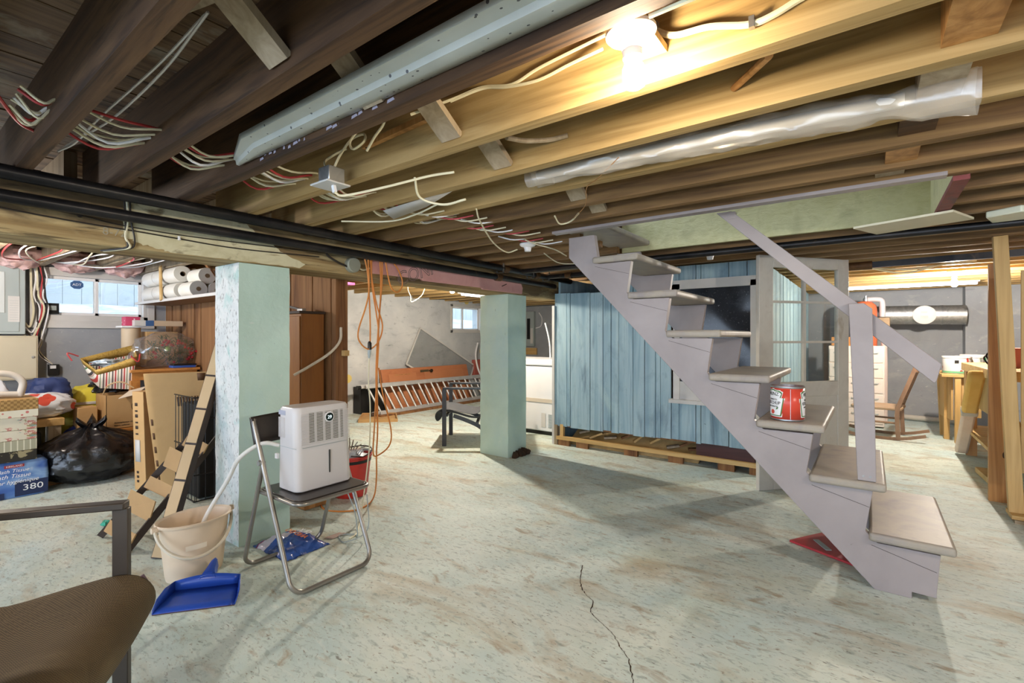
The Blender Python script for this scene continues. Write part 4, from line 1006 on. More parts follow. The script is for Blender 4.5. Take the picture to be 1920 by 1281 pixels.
tis = MB(); tis.blob(Vector(mid[0]).lerp(Vector(mid[2]), .5)+Vector((0, 0, .02)), (.10, .13, .03), 4, .6, 4, 20, 12); tis.build('tissue_paper', pmat('silver tissue', ['#aeb9c2', '#dfe5ea', '#8fa9b3'], 12, 4, .3, .4, bump=.5), gbag)
hb = MB(); hb.tube([Vector(rim[0])+Vector((0, -.01, .02)), Vector(rim[0])+Vector((.02, -.09, .05)), Vector(rim[0])+Vector((.03, -.06, -.02))], .006, 6, 6); hb.tube([Vector(rim[2])+Vector((.01, -.05, 0)), Vector(rim[2])+Vector((.03, 0, -.05)), Vector(rim[2])+Vector((.01, .02, .02))], .006, 6, 6); hb.build('ribbon_handle', M_red, gbag)
# wreath in a clear bag
wr = thing('wreath', 'green and red wreath with a glass bauble on the orange table', 'wreath', (-5.72, 1.84, .90))
fo = MB(); rnd = random.Random(4)
for k in range(420):
    a = rnd.uniform(0, 2*math.pi); b = rnd.uniform(0, 2*math.pi); rr = .105
    c = Vector((-5.72+.03*math.sin(b), 1.85+(.14+rr*.5*math.cos(b))*math.cos(a), 1.06+(.085+.06*math.cos(b))*math.sin(a)))
    d = Vector((rnd.uniform(-.6, 1), rnd.uniform(-1, 1), rnd.uniform(-.6, 1)))*.045
    fo.bar(c, c+d, .006, .002)
fo_o = fo.build('needles', pmat('pine green', ['#2f4a2c', '#43613a'], 20, 2, .7, bump=0), wr); fo_o['kind'] = 'stuff'
be = MB()
for k in range(34):
    a = rnd.uniform(-.6, 2.0) if k % 3 else rnd.uniform(0, 6.28)
    c = Vector((-5.66+rnd.uniform(-.02, .03), 1.86+.17*math.cos(a)+rnd.uniform(-.03, .03), 1.03+.11*math.sin(a)+rnd.uniform(-.03, .03)))
    be.blob(c, (.014, .014, .014), k, 0, 1, 8, 6)
be_o = be.build('berries', pmat('red berries', ['#b02b2b', '#8f1f22'], 6, 2, .35, bump=0), wr); be_o['kind'] = 'stuff'
MB().blob((-5.64, 1.80, 1.08), (.028, .028, .028), 1, 0, 1, 16, 12).build('bauble', pmat('green bauble', '#7d9a4a', 4, 2, .15, .4, bump=0), wr)
pb = thing('plastic_bag', 'clear crinkled plastic bag wrapped around the wreath', 'bag', (-5.7, 1.86, .90))
m = MB(); rows = []
for i in range(25):
    th = math.pi*i/24; row = []
    for k in range(48):
        ph = 2*math.pi*k/48; d = Vector((math.sin(th)*math.cos(ph), math.sin(th)*math.sin(ph), math.cos(th)))
        q = 1+.16*mnoise.noise(d*2.4+Vector((2, 5, 1)))+.12*abs(mnoise.noise(d*6))+.05*mnoise.noise(d*15)
        p = Vector((-5.73, 1.80, 1.06))+Vector((d.x*.14*q, d.y*.285*q-.04*max(0, -d.z), d.z*.18*q)); p.z = max(p.z, .895); p.y = min(p.y, 2.04); row.append(p)
    rows.append(row)
m.grid(rows, 0, True, True).build('clear_film', clear('crinkled clear film', '#fbfbfd', .19, .12, .07), pb)
bk_ = thing('blue_book', 'two thin blue books lying on the orange table under the wreath', 'book', (-5.56, 1.9, .893)); MB().box((-5.62, 1.80, .893), (-5.505, 2.0, .915)).build('cover', pmat('blue cover', ['#2f4f9c', '#3f62ae'], 3, 2, .4, bump=0), bk_, bevel=.002); MB().box((-5.61, 1.81, .916), (-5.51, 2.01, .93)).build('upper_book', M_black, bk_, bevel=.002)
# pile behind: carton, tan drum with white lid, pink box, long carton
one(MB().box((-6.2, 1.72, .893), (-5.98, 2.0, 1.255)), 'carton', M_kraft, 'plain carton standing behind the wrapped wreath', 'carton', bevel=.003)
td = thing('storage_drum', 'tan drum with a flat white lid standing on the orange table', 'drum', (-6.05, 1.60, .893)); MB().lathe([(.0, .0), (.075, 0), (.08, .01), (.08, .40), (.0, .40)], (-6.05, 1.61, .893), 28).build('drum', pmat('tan drum', ['#c0a98b', '#cbb598'], 3, 2, .5, bump=0), td)
MB().box((-6.16, 1.51, 1.294), (-5.95, 1.71, 1.312)).build('lid', M_vinyl, td, bevel=.003)
one(MB().box((-6.12, 1.55, 1.313), (-5.99, 1.67, 1.405)), 'pink_box', pmat('pink dotted card', '#c8496a', 3, 2, .5, bump=0, over=[('v', '#f0d9dd', (26, 26, 26), .2)]), 'pink box with pale dots standing on the white drum lid', 'box', bevel=.002)
lc = thing('long_carton', 'long narrow white and tan carton with a blue panel lying on the white drum lid', 'carton', (-5.94, 1.8, 1.313)); MB().box((-5.975, 1.60, 1.313), (-5.90, 2.02, 1.368)).build('carton_body', pmat('pale tan carton', ['#c5ad90', '#cfb89c'], 3, 2, .7), lc, bevel=.002)
MB().box((-5.976, 1.599, 1.312), (-5.898, 1.69, 1.369)).build('white_end', M_white, lc); MB().box((-5.9765, 1.69, 1.3125), (-5.8975, 1.76, 1.3685)).build('blue_panel', MATS['navy sticker'], lc)
# stool and softener carton
stl = thing('wooden_stool', 'orange wooden stool under the softener carton', 'stool', (-5.62, 1.44, 0)); MB().box((-5.78, 1.24, .34), (-5.43, 1.63, .37)).build('seat', M_owood, stl, bevel=.004)
for x, y in ((-5.75, 1.27), (-5.46, 1.27), (-5.75, 1.60), (-5.46, 1.60)): MB().box((x-.02, y-.02, 0), (x+.02, y+.02, .34)).build('leg', M_owood, stl)
sc_ = thing('softener_carton', 'open kraft carton with a round printed mark standing on the orange stool', 'carton', (-5.60, 1.43, .372))
m = MB(); XF = -5.45
for lo, hi in (((XF-.004, 1.27, .372), (XF, 1.60, .675)), ((-5.77, 1.27, .372), (-5.766, 1.60, .675)), ((-5.77, 1.27, .372), (XF, 1.274, .675)), ((-5.77, 1.596, .372), (XF, 1.60, .675)), ((-5.77, 1.27, .372), (XF, 1.60, .376))): m.box(lo, hi)
m.build('carton_body', M_kraft, sc_)
m = MB(); m.bar((-5.45, 1.40, .675), (-5.33, 1.50, .715), .17, .004, up=(.0, -.5, 1)); m.build('flap', pmat('pale flap', ['#d6c5ae', '#dfcfba'], 3, 2, .8), sc_)
MB().tube([(-5.60, 1.28, .67), (-5.52, 1.30, .76), (-5.46, 1.38, .79), (-5.44, 1.47, .73)], .006, 8, 6).build('carry_handle', pmat('tan handle', ['#c6a67a', '#d0b188'], 3, 2, .6, bump=0), sc_)
m = MB(); m.lathe([(.058, 0), (.062, 0), (.062, .0008), (.058, .0008)], (XF+.0004, 1.515, .56), 36, axis='x', cap=False); put_text(m, 'LA', .028, (XF+.0012, 1.512, .583), U, V); put_text(m, 'PARI', .036, (XF+.0012, 1.518, .548), U, V)
put_text(m, 'Assouplisseur de tissus', .019, (XF+.0012, 1.42, .425), U, V, align='CENTER', wx=1.05); put_text(m, 'Fabric softener', .019, (XF+.0012, 1.385, .40), U, V); m.build('print', M_ink, sc_)
one(MB().box((-5.72, 1.10, .0), (-5.56, 1.235, .575)), 'open_carton', M_kraft, 'small plain carton between the yellow bag and the softener carton', 'carton', bevel=.003)
# flat cartons leaning
def carton(name, corners, ext, label, marks=()):
    t = thing(name, label, 'carton', corners[0]); MB().prism(corners, ext).build('carton_body', M_kraft, t, bevel=.004)
    return t
ca = thing('tall_carton', 'tall narrow kraft carton with a shipping label standing left of the wide one', 'carton', (-4.62, 1.27, 0))
m = MB(); b0, b1 = Vector((-4.627, 1.256, 0.002)), Vector((-4.509, 1.295, 0.002)); dx = Vector((-.10, .18, 0)); tp0 = Vector((-.07, -.0, .765))
m.add([b0, b1, b1+dx, b0+dx, b0+tp0, b1+tp0, b1+dx+tp0, b0+dx+tp0], [(0, 3, 2, 1), (4, 5, 6, 7), (0, 1, 5, 4), (1, 2, 6, 5), (2, 3, 7, 6), (3, 0, 4, 7)]); m.build('carton_body', M_kraft, ca, bevel=.003)
nrm = ((b1-b0).cross(tp0)).normalized(); up_ = tp0.normalized(); rt = (b1-b0).normalized()
def mark(parent, name, o, w, h, mat, up=up_, right=rt, n=nrm, off=.0025):
    o = Vector(o)+n*off; m = MB(); m.add([o, o+right*w, o+right*w+up*h, o+up*h], [(0, 1, 2, 3)]); return m.build(name, mat, parent, solid=.0008)
lab_ = mark(ca, 'shipping_label', b0+rt*.02+up_*.22, .055, .17, M_white)
for k in range(6): mark(ca, 'print_line', b0+rt*.03+up_*(.43+.045*k), .028, .025 if k % 2 else .012, M_darkedge)
for k in range(3): mark(ca, 'print_line', b0+rt*.03+up_*(.06+.035*k), .022, .018, M_darkedge)
cbx = thing('wide_carton', 'wide flat kraft carton leaning back behind the panel strip', 'carton', (-4.5, 1.45, 0))
p0, p1, p2 = Vector((-4.482, 1.363, 0.002)), Vector((-4.442, 1.393, 0.002)), Vector((-4.873, 1.706, 0.002))
t0 = Vector((-4.42, 1.249, 0.921)); lean = t0-p0
m = MB(); w_ = Vector((.27, .96, 0)).normalized()*.50
m.add([p0, p1, p1+w_, p0+w_, p0+lean, p1+lean, p1+w_+lean+Vector((0, 0, .0)), p0+w_+lean], [(0, 3, 2, 1), (4, 5, 6, 7), (0, 1, 5, 4), (1, 2, 6, 5), (2, 3, 7, 6), (3, 0, 4, 7)]); m.build('carton_body', M_kraft, cbx, bevel=.003)
upb = lean.normalized(); rtb = w_.normalized(); nb = rtb.cross(upb).normalized()
if nb.x < 0: nb = -nb
bar_ = pmat('brown print', '#5d3f26', 3, 2, .7, bump=0)
for k in range(14): mark(cbx, 'print_bar', p1+rtb*(.15+.019*k)+upb*.66, .008 if k % 3 else .012, .075, bar_, upb, rtb, nb)
mark(cbx, 'print_square', p1+rtb*.30+upb*.86, .055, .06, bar_, upb, rtb, nb)
m = MB(); put_text(m, 'fa', .07, p1+rtb*.40+upb*.885+nb*.003, rtb, upb); m.build('print_mark', bar_, cbx)
n2 = Vector((nb.y*-1, nb.x, 0))
for k in range(5): mark(cbx, 'side_print', p0+(p1-p0)*.3+upb*(.08+.11*k), .016, .05, bar_, upb, (p1-p0).normalized(), ((p1-p0).normalized()).cross(upb).normalized()*(1 if ((p1-p0).normalized()).cross(upb).y < 0 else -1))
# black wire rack behind the strips
wk = thing('wire_rack', 'black wire rack standing in the dark behind the panel strip', 'rack', (-3.95, 1.7, 0))
m = MB()
for k in range(9): m.tube([(-3.90, 1.42+.06*k, .01), (-3.90, 1.42+.06*k, .76)], .003, 6)
for z in (.01, .2, .4, .6, .76): m.tube([(-3.90, 1.40, z), (-3.90, 1.93, z)], .005, 6)
m.build('front_grid', M_black, wk)
m = MB()
for k in range(7): m.tube([(-3.90-.06*k, 1.41, .01), (-3.90-.06*k, 1.41, .76)], .003, 6)
for z in (.01, .4, .76): m.tube([(-3.90, 1.41, z), (-4.28, 1.41, z)], .005, 6)
m.build('side_grid', M_black, wk)
one(MB().box((-4.25, 1.45, .012), (-3.94, 1.9, .70)), 'dark_crate', pmat('black fabric', ['#15130f', '#1f1b16'], 5, 3, .85), 'black fabric box inside the wire rack behind the panel strip', 'box', bevel=.01)

# ================================================================ middle bay
# cabinet door leaning on the partition, tools on top
M_cabw = pmat('brown cabinet veneer', ['#80512a', '#94602f', '#8a5830'], (9, 9, 1.2), 4, .45, bump=.05)
cw = thing('wooden_cabinet', 'brown wooden cabinet against the plank partition behind the mint pillar', 'cabinet', (-3.6, 1.95, 0))
MB().box((-4.1, 1.86, 0), (-3.27, 2.04, 1.37)).build('carcass', M_cabw, cw, bevel=.004); MB().box((-4.1, 1.848, .02), (-3.275, 1.859, 1.35)).build('door', M_cabw, cw, bevel=.003); MB().box((-4.11, 1.84, 1.37), (-3.26, 2.045, 1.388)).build('top', M_darkedge, cw)
tl = thing('hand_tool', 'small metal hand tool lying on top of the brown cabinet', 'tool', (-3.4, 1.92, 1.388)); MB().box((-3.40, 1.90, 1.389), (-3.33, 1.93, 1.41)).build('jaw', M_steel, tl, bevel=.003); MB().bar((-3.52, 1.91, 1.43), (-3.36, 1.92, 1.40), .02, .015).build('grip', M_black, tl)
wc = MB().tube([(-3.145, 2.10, 1.27), (-3.13, 2.08, 1.17), (-3.14, 2.0, 1.08), (-3.20, 1.88, .99), (-3.26, 1.80, .93)], .010, 8, 6)
one(wc, 'cable', pmat('beige hose', ['#c9bba4', '#d4c7b1'], 3, 2, .5, bump=0), 'beige hose curving from the end of the plank partition down behind the chair', 'hose')
one(MB().box((-3.14, 2.10, 1.06), (-3.10, 2.14, 1.10)), 'metal_hook', M_pine, 'small wooden peg fixed at the edge of the plank partition', 'peg')
# wood scraps, red bucket
wsx = MB(); wsx.box((-3.33, 1.80, .002), (-3.12, 1.98, .06)); one(wsx, 'timber_offcut', M_knot, 'rough timber block lying between the mint pillar and the red bucket', 'timber', bevel=.004)
wsx = MB(); wsx.bar((-3.30, 1.86, .10), (-3.10, 2.0, .11), .07, .05); wsx.bar((-3.09, 1.92, .002), (-3.09, 1.92, .10), .04, .05); one(wsx, 'timber_offcut', M_pinex, 'pale timber block standing in front of the red bucket', 'timber')
rbk = thing('red_bucket', 'red plastic bucket with a dark band standing beyond the folding chair', 'bucket', (-3.16, 2.18, 0))
cx_, cy_ = -3.17, 2.20; HR = .31
MB().lathe([(.0, .003), (.115, .003), (.12, .012), (.150, HR-.02), (.158, HR-.015), (.158, HR), (.150, HR), (.146, HR-.015), (.116, .016), (.0, .012)], (cx_, cy_, 0), 36).build('body', pmat('red bucket plastic', ['#b8302a', '#c63c33'], 3, 2, .35, bump=0), rbk)
MB().lathe([(.1465, HR-.052), (.1495, HR-.052), (.1525, HR-.03), (.149, HR-.03)], (cx_, cy_, 0), 36, cap=False).build('dark_band', M_black, rbk)
MB().tube([(cx_+.155*math.cos(a), cy_+.155*math.sin(a), HR+.03*abs(math.sin(a*1.0))) for a in [math.pi*k/16-.6 for k in range(17)]], .005, 6).build('handle', M_black, rbk)
m = MB()
for k in range(7): m.tube([(cx_-.06+.02*k, cy_-.05, .1), (cx_-.05+.025*k, cy_+.02, .33), (cx_-.13+.05*k, cy_+.08, .40-.01*k)], .005, 6, 4)
o_ = one(m, 'tool_bundle', M_steel, 'grey metal strips sticking out of the red bucket', 'scrap metal'); o_['kind'] = 'stuff'
one(MB().blob((cx_, cy_, .285), (.12, .12, .05), 5, .3, 3, 20, 12), 'plastic_wrap', pmat('grey plastic wrap', ['#9aa3ad', '#c3cad2'], 8, 4, .3, bump=.4), 'crumpled grey plastic filling the red bucket', 'plastic')

# hanging orange extension cord
ec = thing('extension_cord', 'orange extension cord hung in long loops from the timber beam', 'cord', (-2.83, 2.15, .4))
X_ = -2.815
def hangloop(pts, nm, mat=M_orange, r=.0052): MB().tube(pts, r, 8, 8).build(nm, mat, ec)
hangloop([(-2.815, 2.062, 1.763), (-2.81, 2.09, 1.617), (-2.8, 2.1, 1.319), (-2.8, 2.1, 1.114)], 'cord_strand')
hangloop([(-2.81, 2.09, 1.766), (-2.8, 2.091, 1.542), (-2.8, 2.065, 1.411), (-2.8, 2.004, 1.244), (-2.795, 2.013, 1.164), (-2.79, 2.084, 1.115), (-2.79, 2.165, 1.17), (-2.8, 2.206, 1.284), (-2.8, 2.154, 1.434), (-2.81, 2.121, 1.621), (-2.815, 2.125, 1.772)], 'cord_loop')
hangloop([(-2.815, 2.107, 1.769), (-2.81, 2.13, 1.527), (-2.8, 2.154, 1.359), (-2.8, 2.173, 1.208), (-2.8, 2.159, 0.943), (-2.8, 2.136, 0.568), (-2.79, 2.119, 0.385), (-2.79, 2.165, 0.364), (-2.79, 2.259, 0.415), (-2.8, 2.282, 0.527), (-2.8, 2.21, 0.787), (-2.81, 2.181, 0.979)], 'cord_loop')
hangloop([(-2.82, 2.217, 1.785), (-2.81, 2.209, 1.591), (-2.81, 2.185, 1.322), (-2.81, 2.167, 0.98), (-2.8, 2.164, 0.564), (-2.8, 2.154, 0.376), (-2.8, 2.154, 0.206), (-2.942, 2.245, 0.03), (-2.862, 2.129, 0.008), (-2.85, 1.988, 0.006), (-3.015, 1.89, 0.006), (-3.262, 1.993, 0.006)], 'cord_strand')
hangloop([(-2.82, 2.198, 1.782), (-2.81, 2.199, 1.533), (-2.8, 2.168, 1.245), (-2.81, 2.158, 0.942), (-2.81, 2.167, 0.6)], 'cord_strand')
hangloop([(-2.815, 2.241, 1.768), (-2.81, 2.266, 1.635), (-2.81, 2.295, 1.56), (-2.81, 2.345, 1.532), (-2.81, 2.39, 1.568), (-2.81, 2.395, 1.628), (-2.815, 2.359, 1.704), (-2.82, 2.303, 1.765)], 'cord_loop')
pgm = MB(); a, b = Vector((-2.795, 2.092, 1.17)), Vector((-2.795, 2.092, 1.111)); pgm.tube([a, a.lerp(b, .2), b], [.007, .014, .014], 10); pgm.build('plug', M_black, ec)
pgm = MB(); c = Vector((-2.795, 2.087, 1.051)); pgm.tube([b, b.lerp(c, .5), c], [.013, .012, .006], 10); pg = pgm.build('white_plug', M_greymetal, ec)
MB().tube([(-2.795, 2.087, 1.051), (-2.79, 2.079, 0.874), (-2.78, 2.085, 0.726), (-2.76, 2.066, 0.473), (-2.74, 2.02, 0.23), (-2.604, 1.879, 0.05), (-2.499, 1.774, 0.008), (-2.47, 1.705, 0.006)], .0045, 8, 8).build('white_lead', M_cream, ec)
one(MB().tube([(-2.868, 2.10, 1.745), (-2.80, 2.10, 1.745)], .008, 8), 'cord_peg', M_steel, 'steel peg in the timber beam holding the orange cord', 'peg')

# round junction box on the beam, wires along the beam
jb = thing('junction_box', 'round grey junction box on the front of the timber beam', 'junction box', (-2.86, 1.99, 1.69))
MB().lathe([(.0, 0), (.052, 0), (.052, .035), (.046, .042), (.0, .042)], (-2.869, 1.995, 1.695), 28, axis='x').build('box', pmat('dull grey box', ['#8f9080', '#9c9c8c'], 5, 3, .6, .2), jb)
MB().tube([(-2.85, 1.95, 1.68), (-2.85, 1.88, 1.70), (-2.85, 1.80, 1.74), (-2.85, 1.79, 1.80)], .007, 8, 6).build('lead', M_dkcable, jb); MB().tube([(-2.85, 2.04, 1.68), (-2.85, 2.08, 1.67), (-2.86, 2.14, 1.69)], .006, 8, 5).build('cream_lead', M_cream, jb)
def surfwire(pts, r, mat, label, cat='wire', grp=None): return one(MB().tube(pts, r, 6, 6), 'wire', mat, label, cat, grp)
surfwire([(-2.862, .1, 1.772), (-2.862, .55, 1.752), (-2.862, .70, 1.735), (-2.862, .95, 1.728), (-2.862, 1.3, 1.735), (-2.862, 1.8, 1.75)], .0028, M_dkcable, 'upper thin dark wire stapled along the front of the timber beam')
surfwire([(-2.862, .1, 1.748), (-2.862, .5, 1.722), (-2.862, .78, 1.715), (-2.862, .96, 1.708), (-2.862, 1.25, 1.70), (-2.862, 1.75, 1.72)], .0035, M_dkcable, 'lower thin dark wire along the beam passing a white insulator')
ins = thing('insulator', 'small white porcelain insulator on the front of the timber beam', 'insulator', (-2.85, .962, 1.70)); MB().lathe([(.006, 0), (.008, .004), (.005, .010), (.008, .016), (.006, .02)], (-2.858, .962, 1.70), 12).build('knob', M_vinyl, ins)
dk = thing('wire_tie', 'dark knob where the upper wire is tied on the timber beam', 'knob', (-2.86, .58, 1.75)); MB().lathe([(.0, 0), (.011, 0), (.009, .008), (.0, .009)], (-2.868, .575, 1.752), 12, axis='x').build('knob', M_dkcable, dk)
for k, (y, mat, r) in enumerate(((.745, M_cream, .0055), (.735, M_dkcable, .004), (.757, M_dkcable, .004))):
    one(MB().tube([(-2.86, y, 1.855), (-2.86, y+.004, 1.76), (-2.86, y+.012*(k-1)+.006, 1.68), (-2.86, y+.012, 1.635), (-2.90, y-.02, 1.622), (-2.98, y-.06, 1.618)], r, 6, 6), 'cable', mat, ['cream cable running down the face of the timber beam and under it', 'left dark wire running down the face of the timber beam', 'right dark wire running down the face of the timber beam'][k], 'cable')

# ladder, orange door, window screen, tray
ld = thing('ladder', 'aluminium extension ladder lying on its edge along the far wall', 'ladder', (-6.1, 6.0, 0))
A0, A1 = Vector((-6.20, 4.42, .435)), Vector((-6.20, 7.75, .415)); B0, B1 = Vector((-5.98, 4.52, .035)), Vector((-6.0, 7.75, .035))
for off in (0, .07):
    o3 = Vector((off, .1*(off > 0), .005))
    MB().bar(A0+o3, A1+o3, .03, .06, up=(-.4, 0, 1)).build('side_rail', M_alu, ld, bevel=.004); MB().bar(B0+o3, B1+o3, .03, .06, up=(-.4, 0, 1)).build('side_rail', M_alu, ld, bevel=.004)
    for k in range(11):
        f = (k+.6)/11.5; MB().tube([A0.lerp(A1, f)+o3, B0.lerp(B1, f)+o3], .016, 10).build('rung', M_alu, ld)
MB().tube([A0+Vector((.03, -.03, 0)), A0+Vector((.03, .03, 0))], .03, 10).build('rail_cap', M_black, ld); MB().tube([B0+Vector((.02, -.04, 0)), B0+Vector((.02, .06, 0))], .035, 10).build('rail_foot', M_darkedge, ld)
od = thing('leaning_door', 'orange brown wooden door lying on its long edge behind the ladder', 'door', (-6.35, 6.1, 0))
M_odoor = pmat('orange door paint', ['#b5704a', '#c17c54', '#aa6743'], (4, 1.5, 4), 4, .5, bump=.05)
def slant(y0, y1, z0, z1, t0, t1, mb):
    """slab on a plane leaning towards the far wall"""
    f = lambda z: -6.24-.18*z/.7
    mb.add([(f(z)+t, y, z) for z in (z0, z1) for y, t in ((y0, t0), (y1, t0), (y1, t1), (y0, t1))], [(0, 3, 2, 1), (4, 5, 6, 7), (0, 1, 5, 4), (1, 2, 6, 5), (2, 3, 7, 6), (3, 0, 4, 7)])
m = MB(); slant(5.02, 7.10, .005, .66, -.035, 0, m); m.build('slab', M_odoor, od, bevel=.004)
for y0, y1 in ((5.15, 5.75), (5.95, 6.95)):
    for z0, z1 in ((.08, .30), (.38, .58)):
        m = MB(); slant(y0, y1, z0, z1, .0, .006, m); m.build('raised_panel', pmat('lighter door panel', ['#bd7a52', '#c8855c'], (4, 1.5, 4), 4, .5, bump=.03), od, bevel=.003)
m = MB(); slant(5.86, 6.06, .575, .615, .0, .008, m); m.build('lock_plate', pmat('old brass', ['#6f6148', '#857352'], 6, 3, .4, .6), od); MB().lathe([(.012, 0), (.012, .03), (.028, .04), (.028, .06), (.0, .068)], (-6.385, 6.08, .596), 16, axis='x').build('door_knob', pmat('dark brass', '#3f372c', 6, 3, .4, .6), od)
m = MB(); slant(5.28, 5.62, .555, .565, .0, .006, m); m.build('rail_strip', M_knot, od)
ws = thing('window_screen', 'window screen in a white frame leaning askew on the far wall', 'screen', (-6.42, 6.5, .5))
q = [Vector((-6.47, 5.932, 1.363)), Vector((-6.44, 7.363, 0.626)), Vector((-6.4, 6.862, -0.126)), Vector((-6.43, 5.576, 0.729))]
q = [q[0], q[1], q[1]+(q[3]-q[0]), q[3]]
for a, b in zip(q, q[1:]+q[:1]): MB().bar(a, b, .028, .014, up=(1, 0, 0)).build('frame_bar', M_white, ws)
MB().add(q, [(0, 1, 2, 3)]).build('mesh', clear('insect mesh', '#e2e3e3', .02, .5, .30, '#b5b6b7'), ws)
tr_ = thing('shallow_tray', 'shallow beige tray on the floor in front of the ladder', 'tray', (-5.45, 4.4, 0))
m = MB(); ty = [Vector((-5.727, 4.099, 0)), Vector((-5.357, 4.48, 0)), Vector((-5.814, 4.831, 0)), Vector((-6.178, 4.498, 0))]
m.prism(ty, (0, 0, .012)); m.build('tray_floor', M_kraft, tr_)
for a, b in zip(ty, ty[1:]+ty[:1]): MB().bar(a+Vector((0, 0, .022)), b+Vector((0, 0, .022)), .012, .045).build('tray_side', M_kraft, tr_)
one(MB().box((-5.95, 4.55, .0), (-5.80, 7.6, .03)), 'floor_board', M_rough, 'long dark board on the floor in front of the ladder', 'board')
one(MB().box((-6.48, 4.55, .004), (-6.30, 5.0, .42)), 'dark_box', M_black, 'dark box in the shade behind the left end of the ladder', 'box')
m = MB(); p = Vector((-6.46, 7.337, 0.735)); m.box((-6.48, p.y, .35), (-6.40, p.y+.55, p.z)); one(m, 'red_board', pmat('faded red board', ['#a8574a', '#b7645a'], (3, 3, 9), 4, .7), 'faded red board standing under the small window beside the screen', 'board')
one(MB().tube([(-6.35, 7.374, 1.081), (-6.3, 7.251, 0.849), (-6.25, 7.258, 0.584), (-6.2, 7.347, 0.347)], .018, 8, 8), 'white_hose', M_vinyl, 'white hose curving above the right end of the ladder', 'hose')
# fluorescent fixture and loose wires of the middle bay
ft = thing('tube_light', 'short lit fluorescent light under the joists of the middle bay', 'light', (-5.0, 5.7, 1.86)); MB().box((-5.06, 5.40, 1.865), (-4.94, 6.05, 1.885)).build('housing', M_white, ft); MB().tube([(-5.0, 5.43, 1.85), (-5.0, 6.02, 1.85)], .014, 10).build('tube', M_tube, ft)
ca0 = (-4.5, 3.927, 1.777)
one(MB().tube([(ca0[0], ca0[1], 1.888), ca0, (-4.5, 3.969, 1.696), (-4.5, 3.978, 1.631), (-4.5, 4.073, 1.67), (-4.5, 4.153, 1.728), (-4.5, 4.198, 1.805)], .0038, 6, 5), 'cable', M_cream, 'cream cable drooping from the joists of the middle bay', 'cable')
pb_ = MB().box((-5.3, 2.6, 1.84), (-5.1, 3.6, 1.87)); one(pb_, 'pink_batt', pmat('bright pink wrap', ['#c04f90', '#cf62a0'], 3, 3, .6), 'bright pink insulation wrap under the joists left of the orange cord', 'insulation')

# freezer and panel behind the pale blue pillar
fz = thing('chest_freezer', 'white chest freezer standing behind the pale blue pillar', 'freezer', (-3.4, 5.25, 0))
M_frz = pmat('white enamel', ['#dcdddf', '#e4e5e6'], 3, 2, .35, bump=.01)
MB().box((-3.95, 4.93, .05), (-2.88, 5.55, .84)).build('cabinet', M_frz, fz, bevel=.012); MB().box((-3.96, 4.915, .845), (-2.87, 5.56, .925)).build('lid', M_frz, fz, bevel=.016); MB().box((-3.945, 4.922, .40), (-2.885, 4.93, .445)).build('trim_strip', pmat('beige trim', '#c9bfae', 3, 2, .4, bump=0), fz)
m = MB(); [m.box((-3.12, 4.924, .10+.017*k), (-3.0, 4.931, .107+.017*k)) for k in range(10)]; m.build('vent', M_greymetal, fz); m = MB(); m.box((-3.22, 4.925, .10), (-3.16, 4.931, .27)); m.build('control_plate', M_white, fz); MB().box((-3.9, 4.97, .0), (-2.93, 5.5, .05)).build('plinth', M_black, fz)
e2 = thing('electrical_panel', 'small grey electrical panel on the back wall beyond the freezer', 'breaker panel', (-6.25, 9.05, 1.0)); MB().box((-6.42, 9.02, .99), (-6.10, 9.099, 1.78)).build('cabinet', M_greymetal, e2, bevel=.005); MB().box((-6.28, 9.01, 1.15), (-6.2, 9.021, 1.62)).build('breaker_row', M_black, e2); MB().box((-6.19, 9.012, 1.05), (-6.12, 9.02, 1.4)).build('paper_list', M_white, e2)
one(MB().box((-6.42, 9.05, .80), (-6.05, 9.09, .95)), 'backing_board', M_pinex, 'short wooden board under the small panel on the back wall', 'board')
one(MB().tube([(-6.0, 9.087, 1.75), (-5.92, 9.087, 1.62), (-5.95, 9.087, 1.45), (-6.09, 9.087, 1.4)], .012, 6, 6), 'cable', M_vinyl, 'white cable looping right of the small panel on the back wall', 'cable')
for k, (x, z, w, lean) in enumerate(((-3.06, 1.42, .05, .06), (-3.12, 1.06, .10, .03), (-3.02, 1.08, .06, -.02))): 
    one(MB().bar((x, 5.35, .925), (x+lean, 5.5, z), w, .025, up=(0, 1, 0)), 'loose_board', M_oldgrey, ['tall loose board standing on the chest freezer', 'wide short board standing on the chest freezer', 'narrow short board standing on the chest freezer'][k], 'board')
one(MB().tube([(-3.34, 5.2, 1.38), (-3.30, 5.2, 1.25), (-3.27, 5.2, 1.10), (-3.26, 5.2, .93)], .010, 8, 6), 'white_hose', M_vinyl, 'white hose standing up from the chest freezer lid', 'hose')
m = MB(); m.blob((-3.35, 4.60, .02), (.06, .05, .03), 3, .5, 3, 12, 8, 0); tag(m.build('dirt_pile', M_dirt), 'small clump of dirt on the floor in front of the chest freezer', 'dirt', kind='stuff')

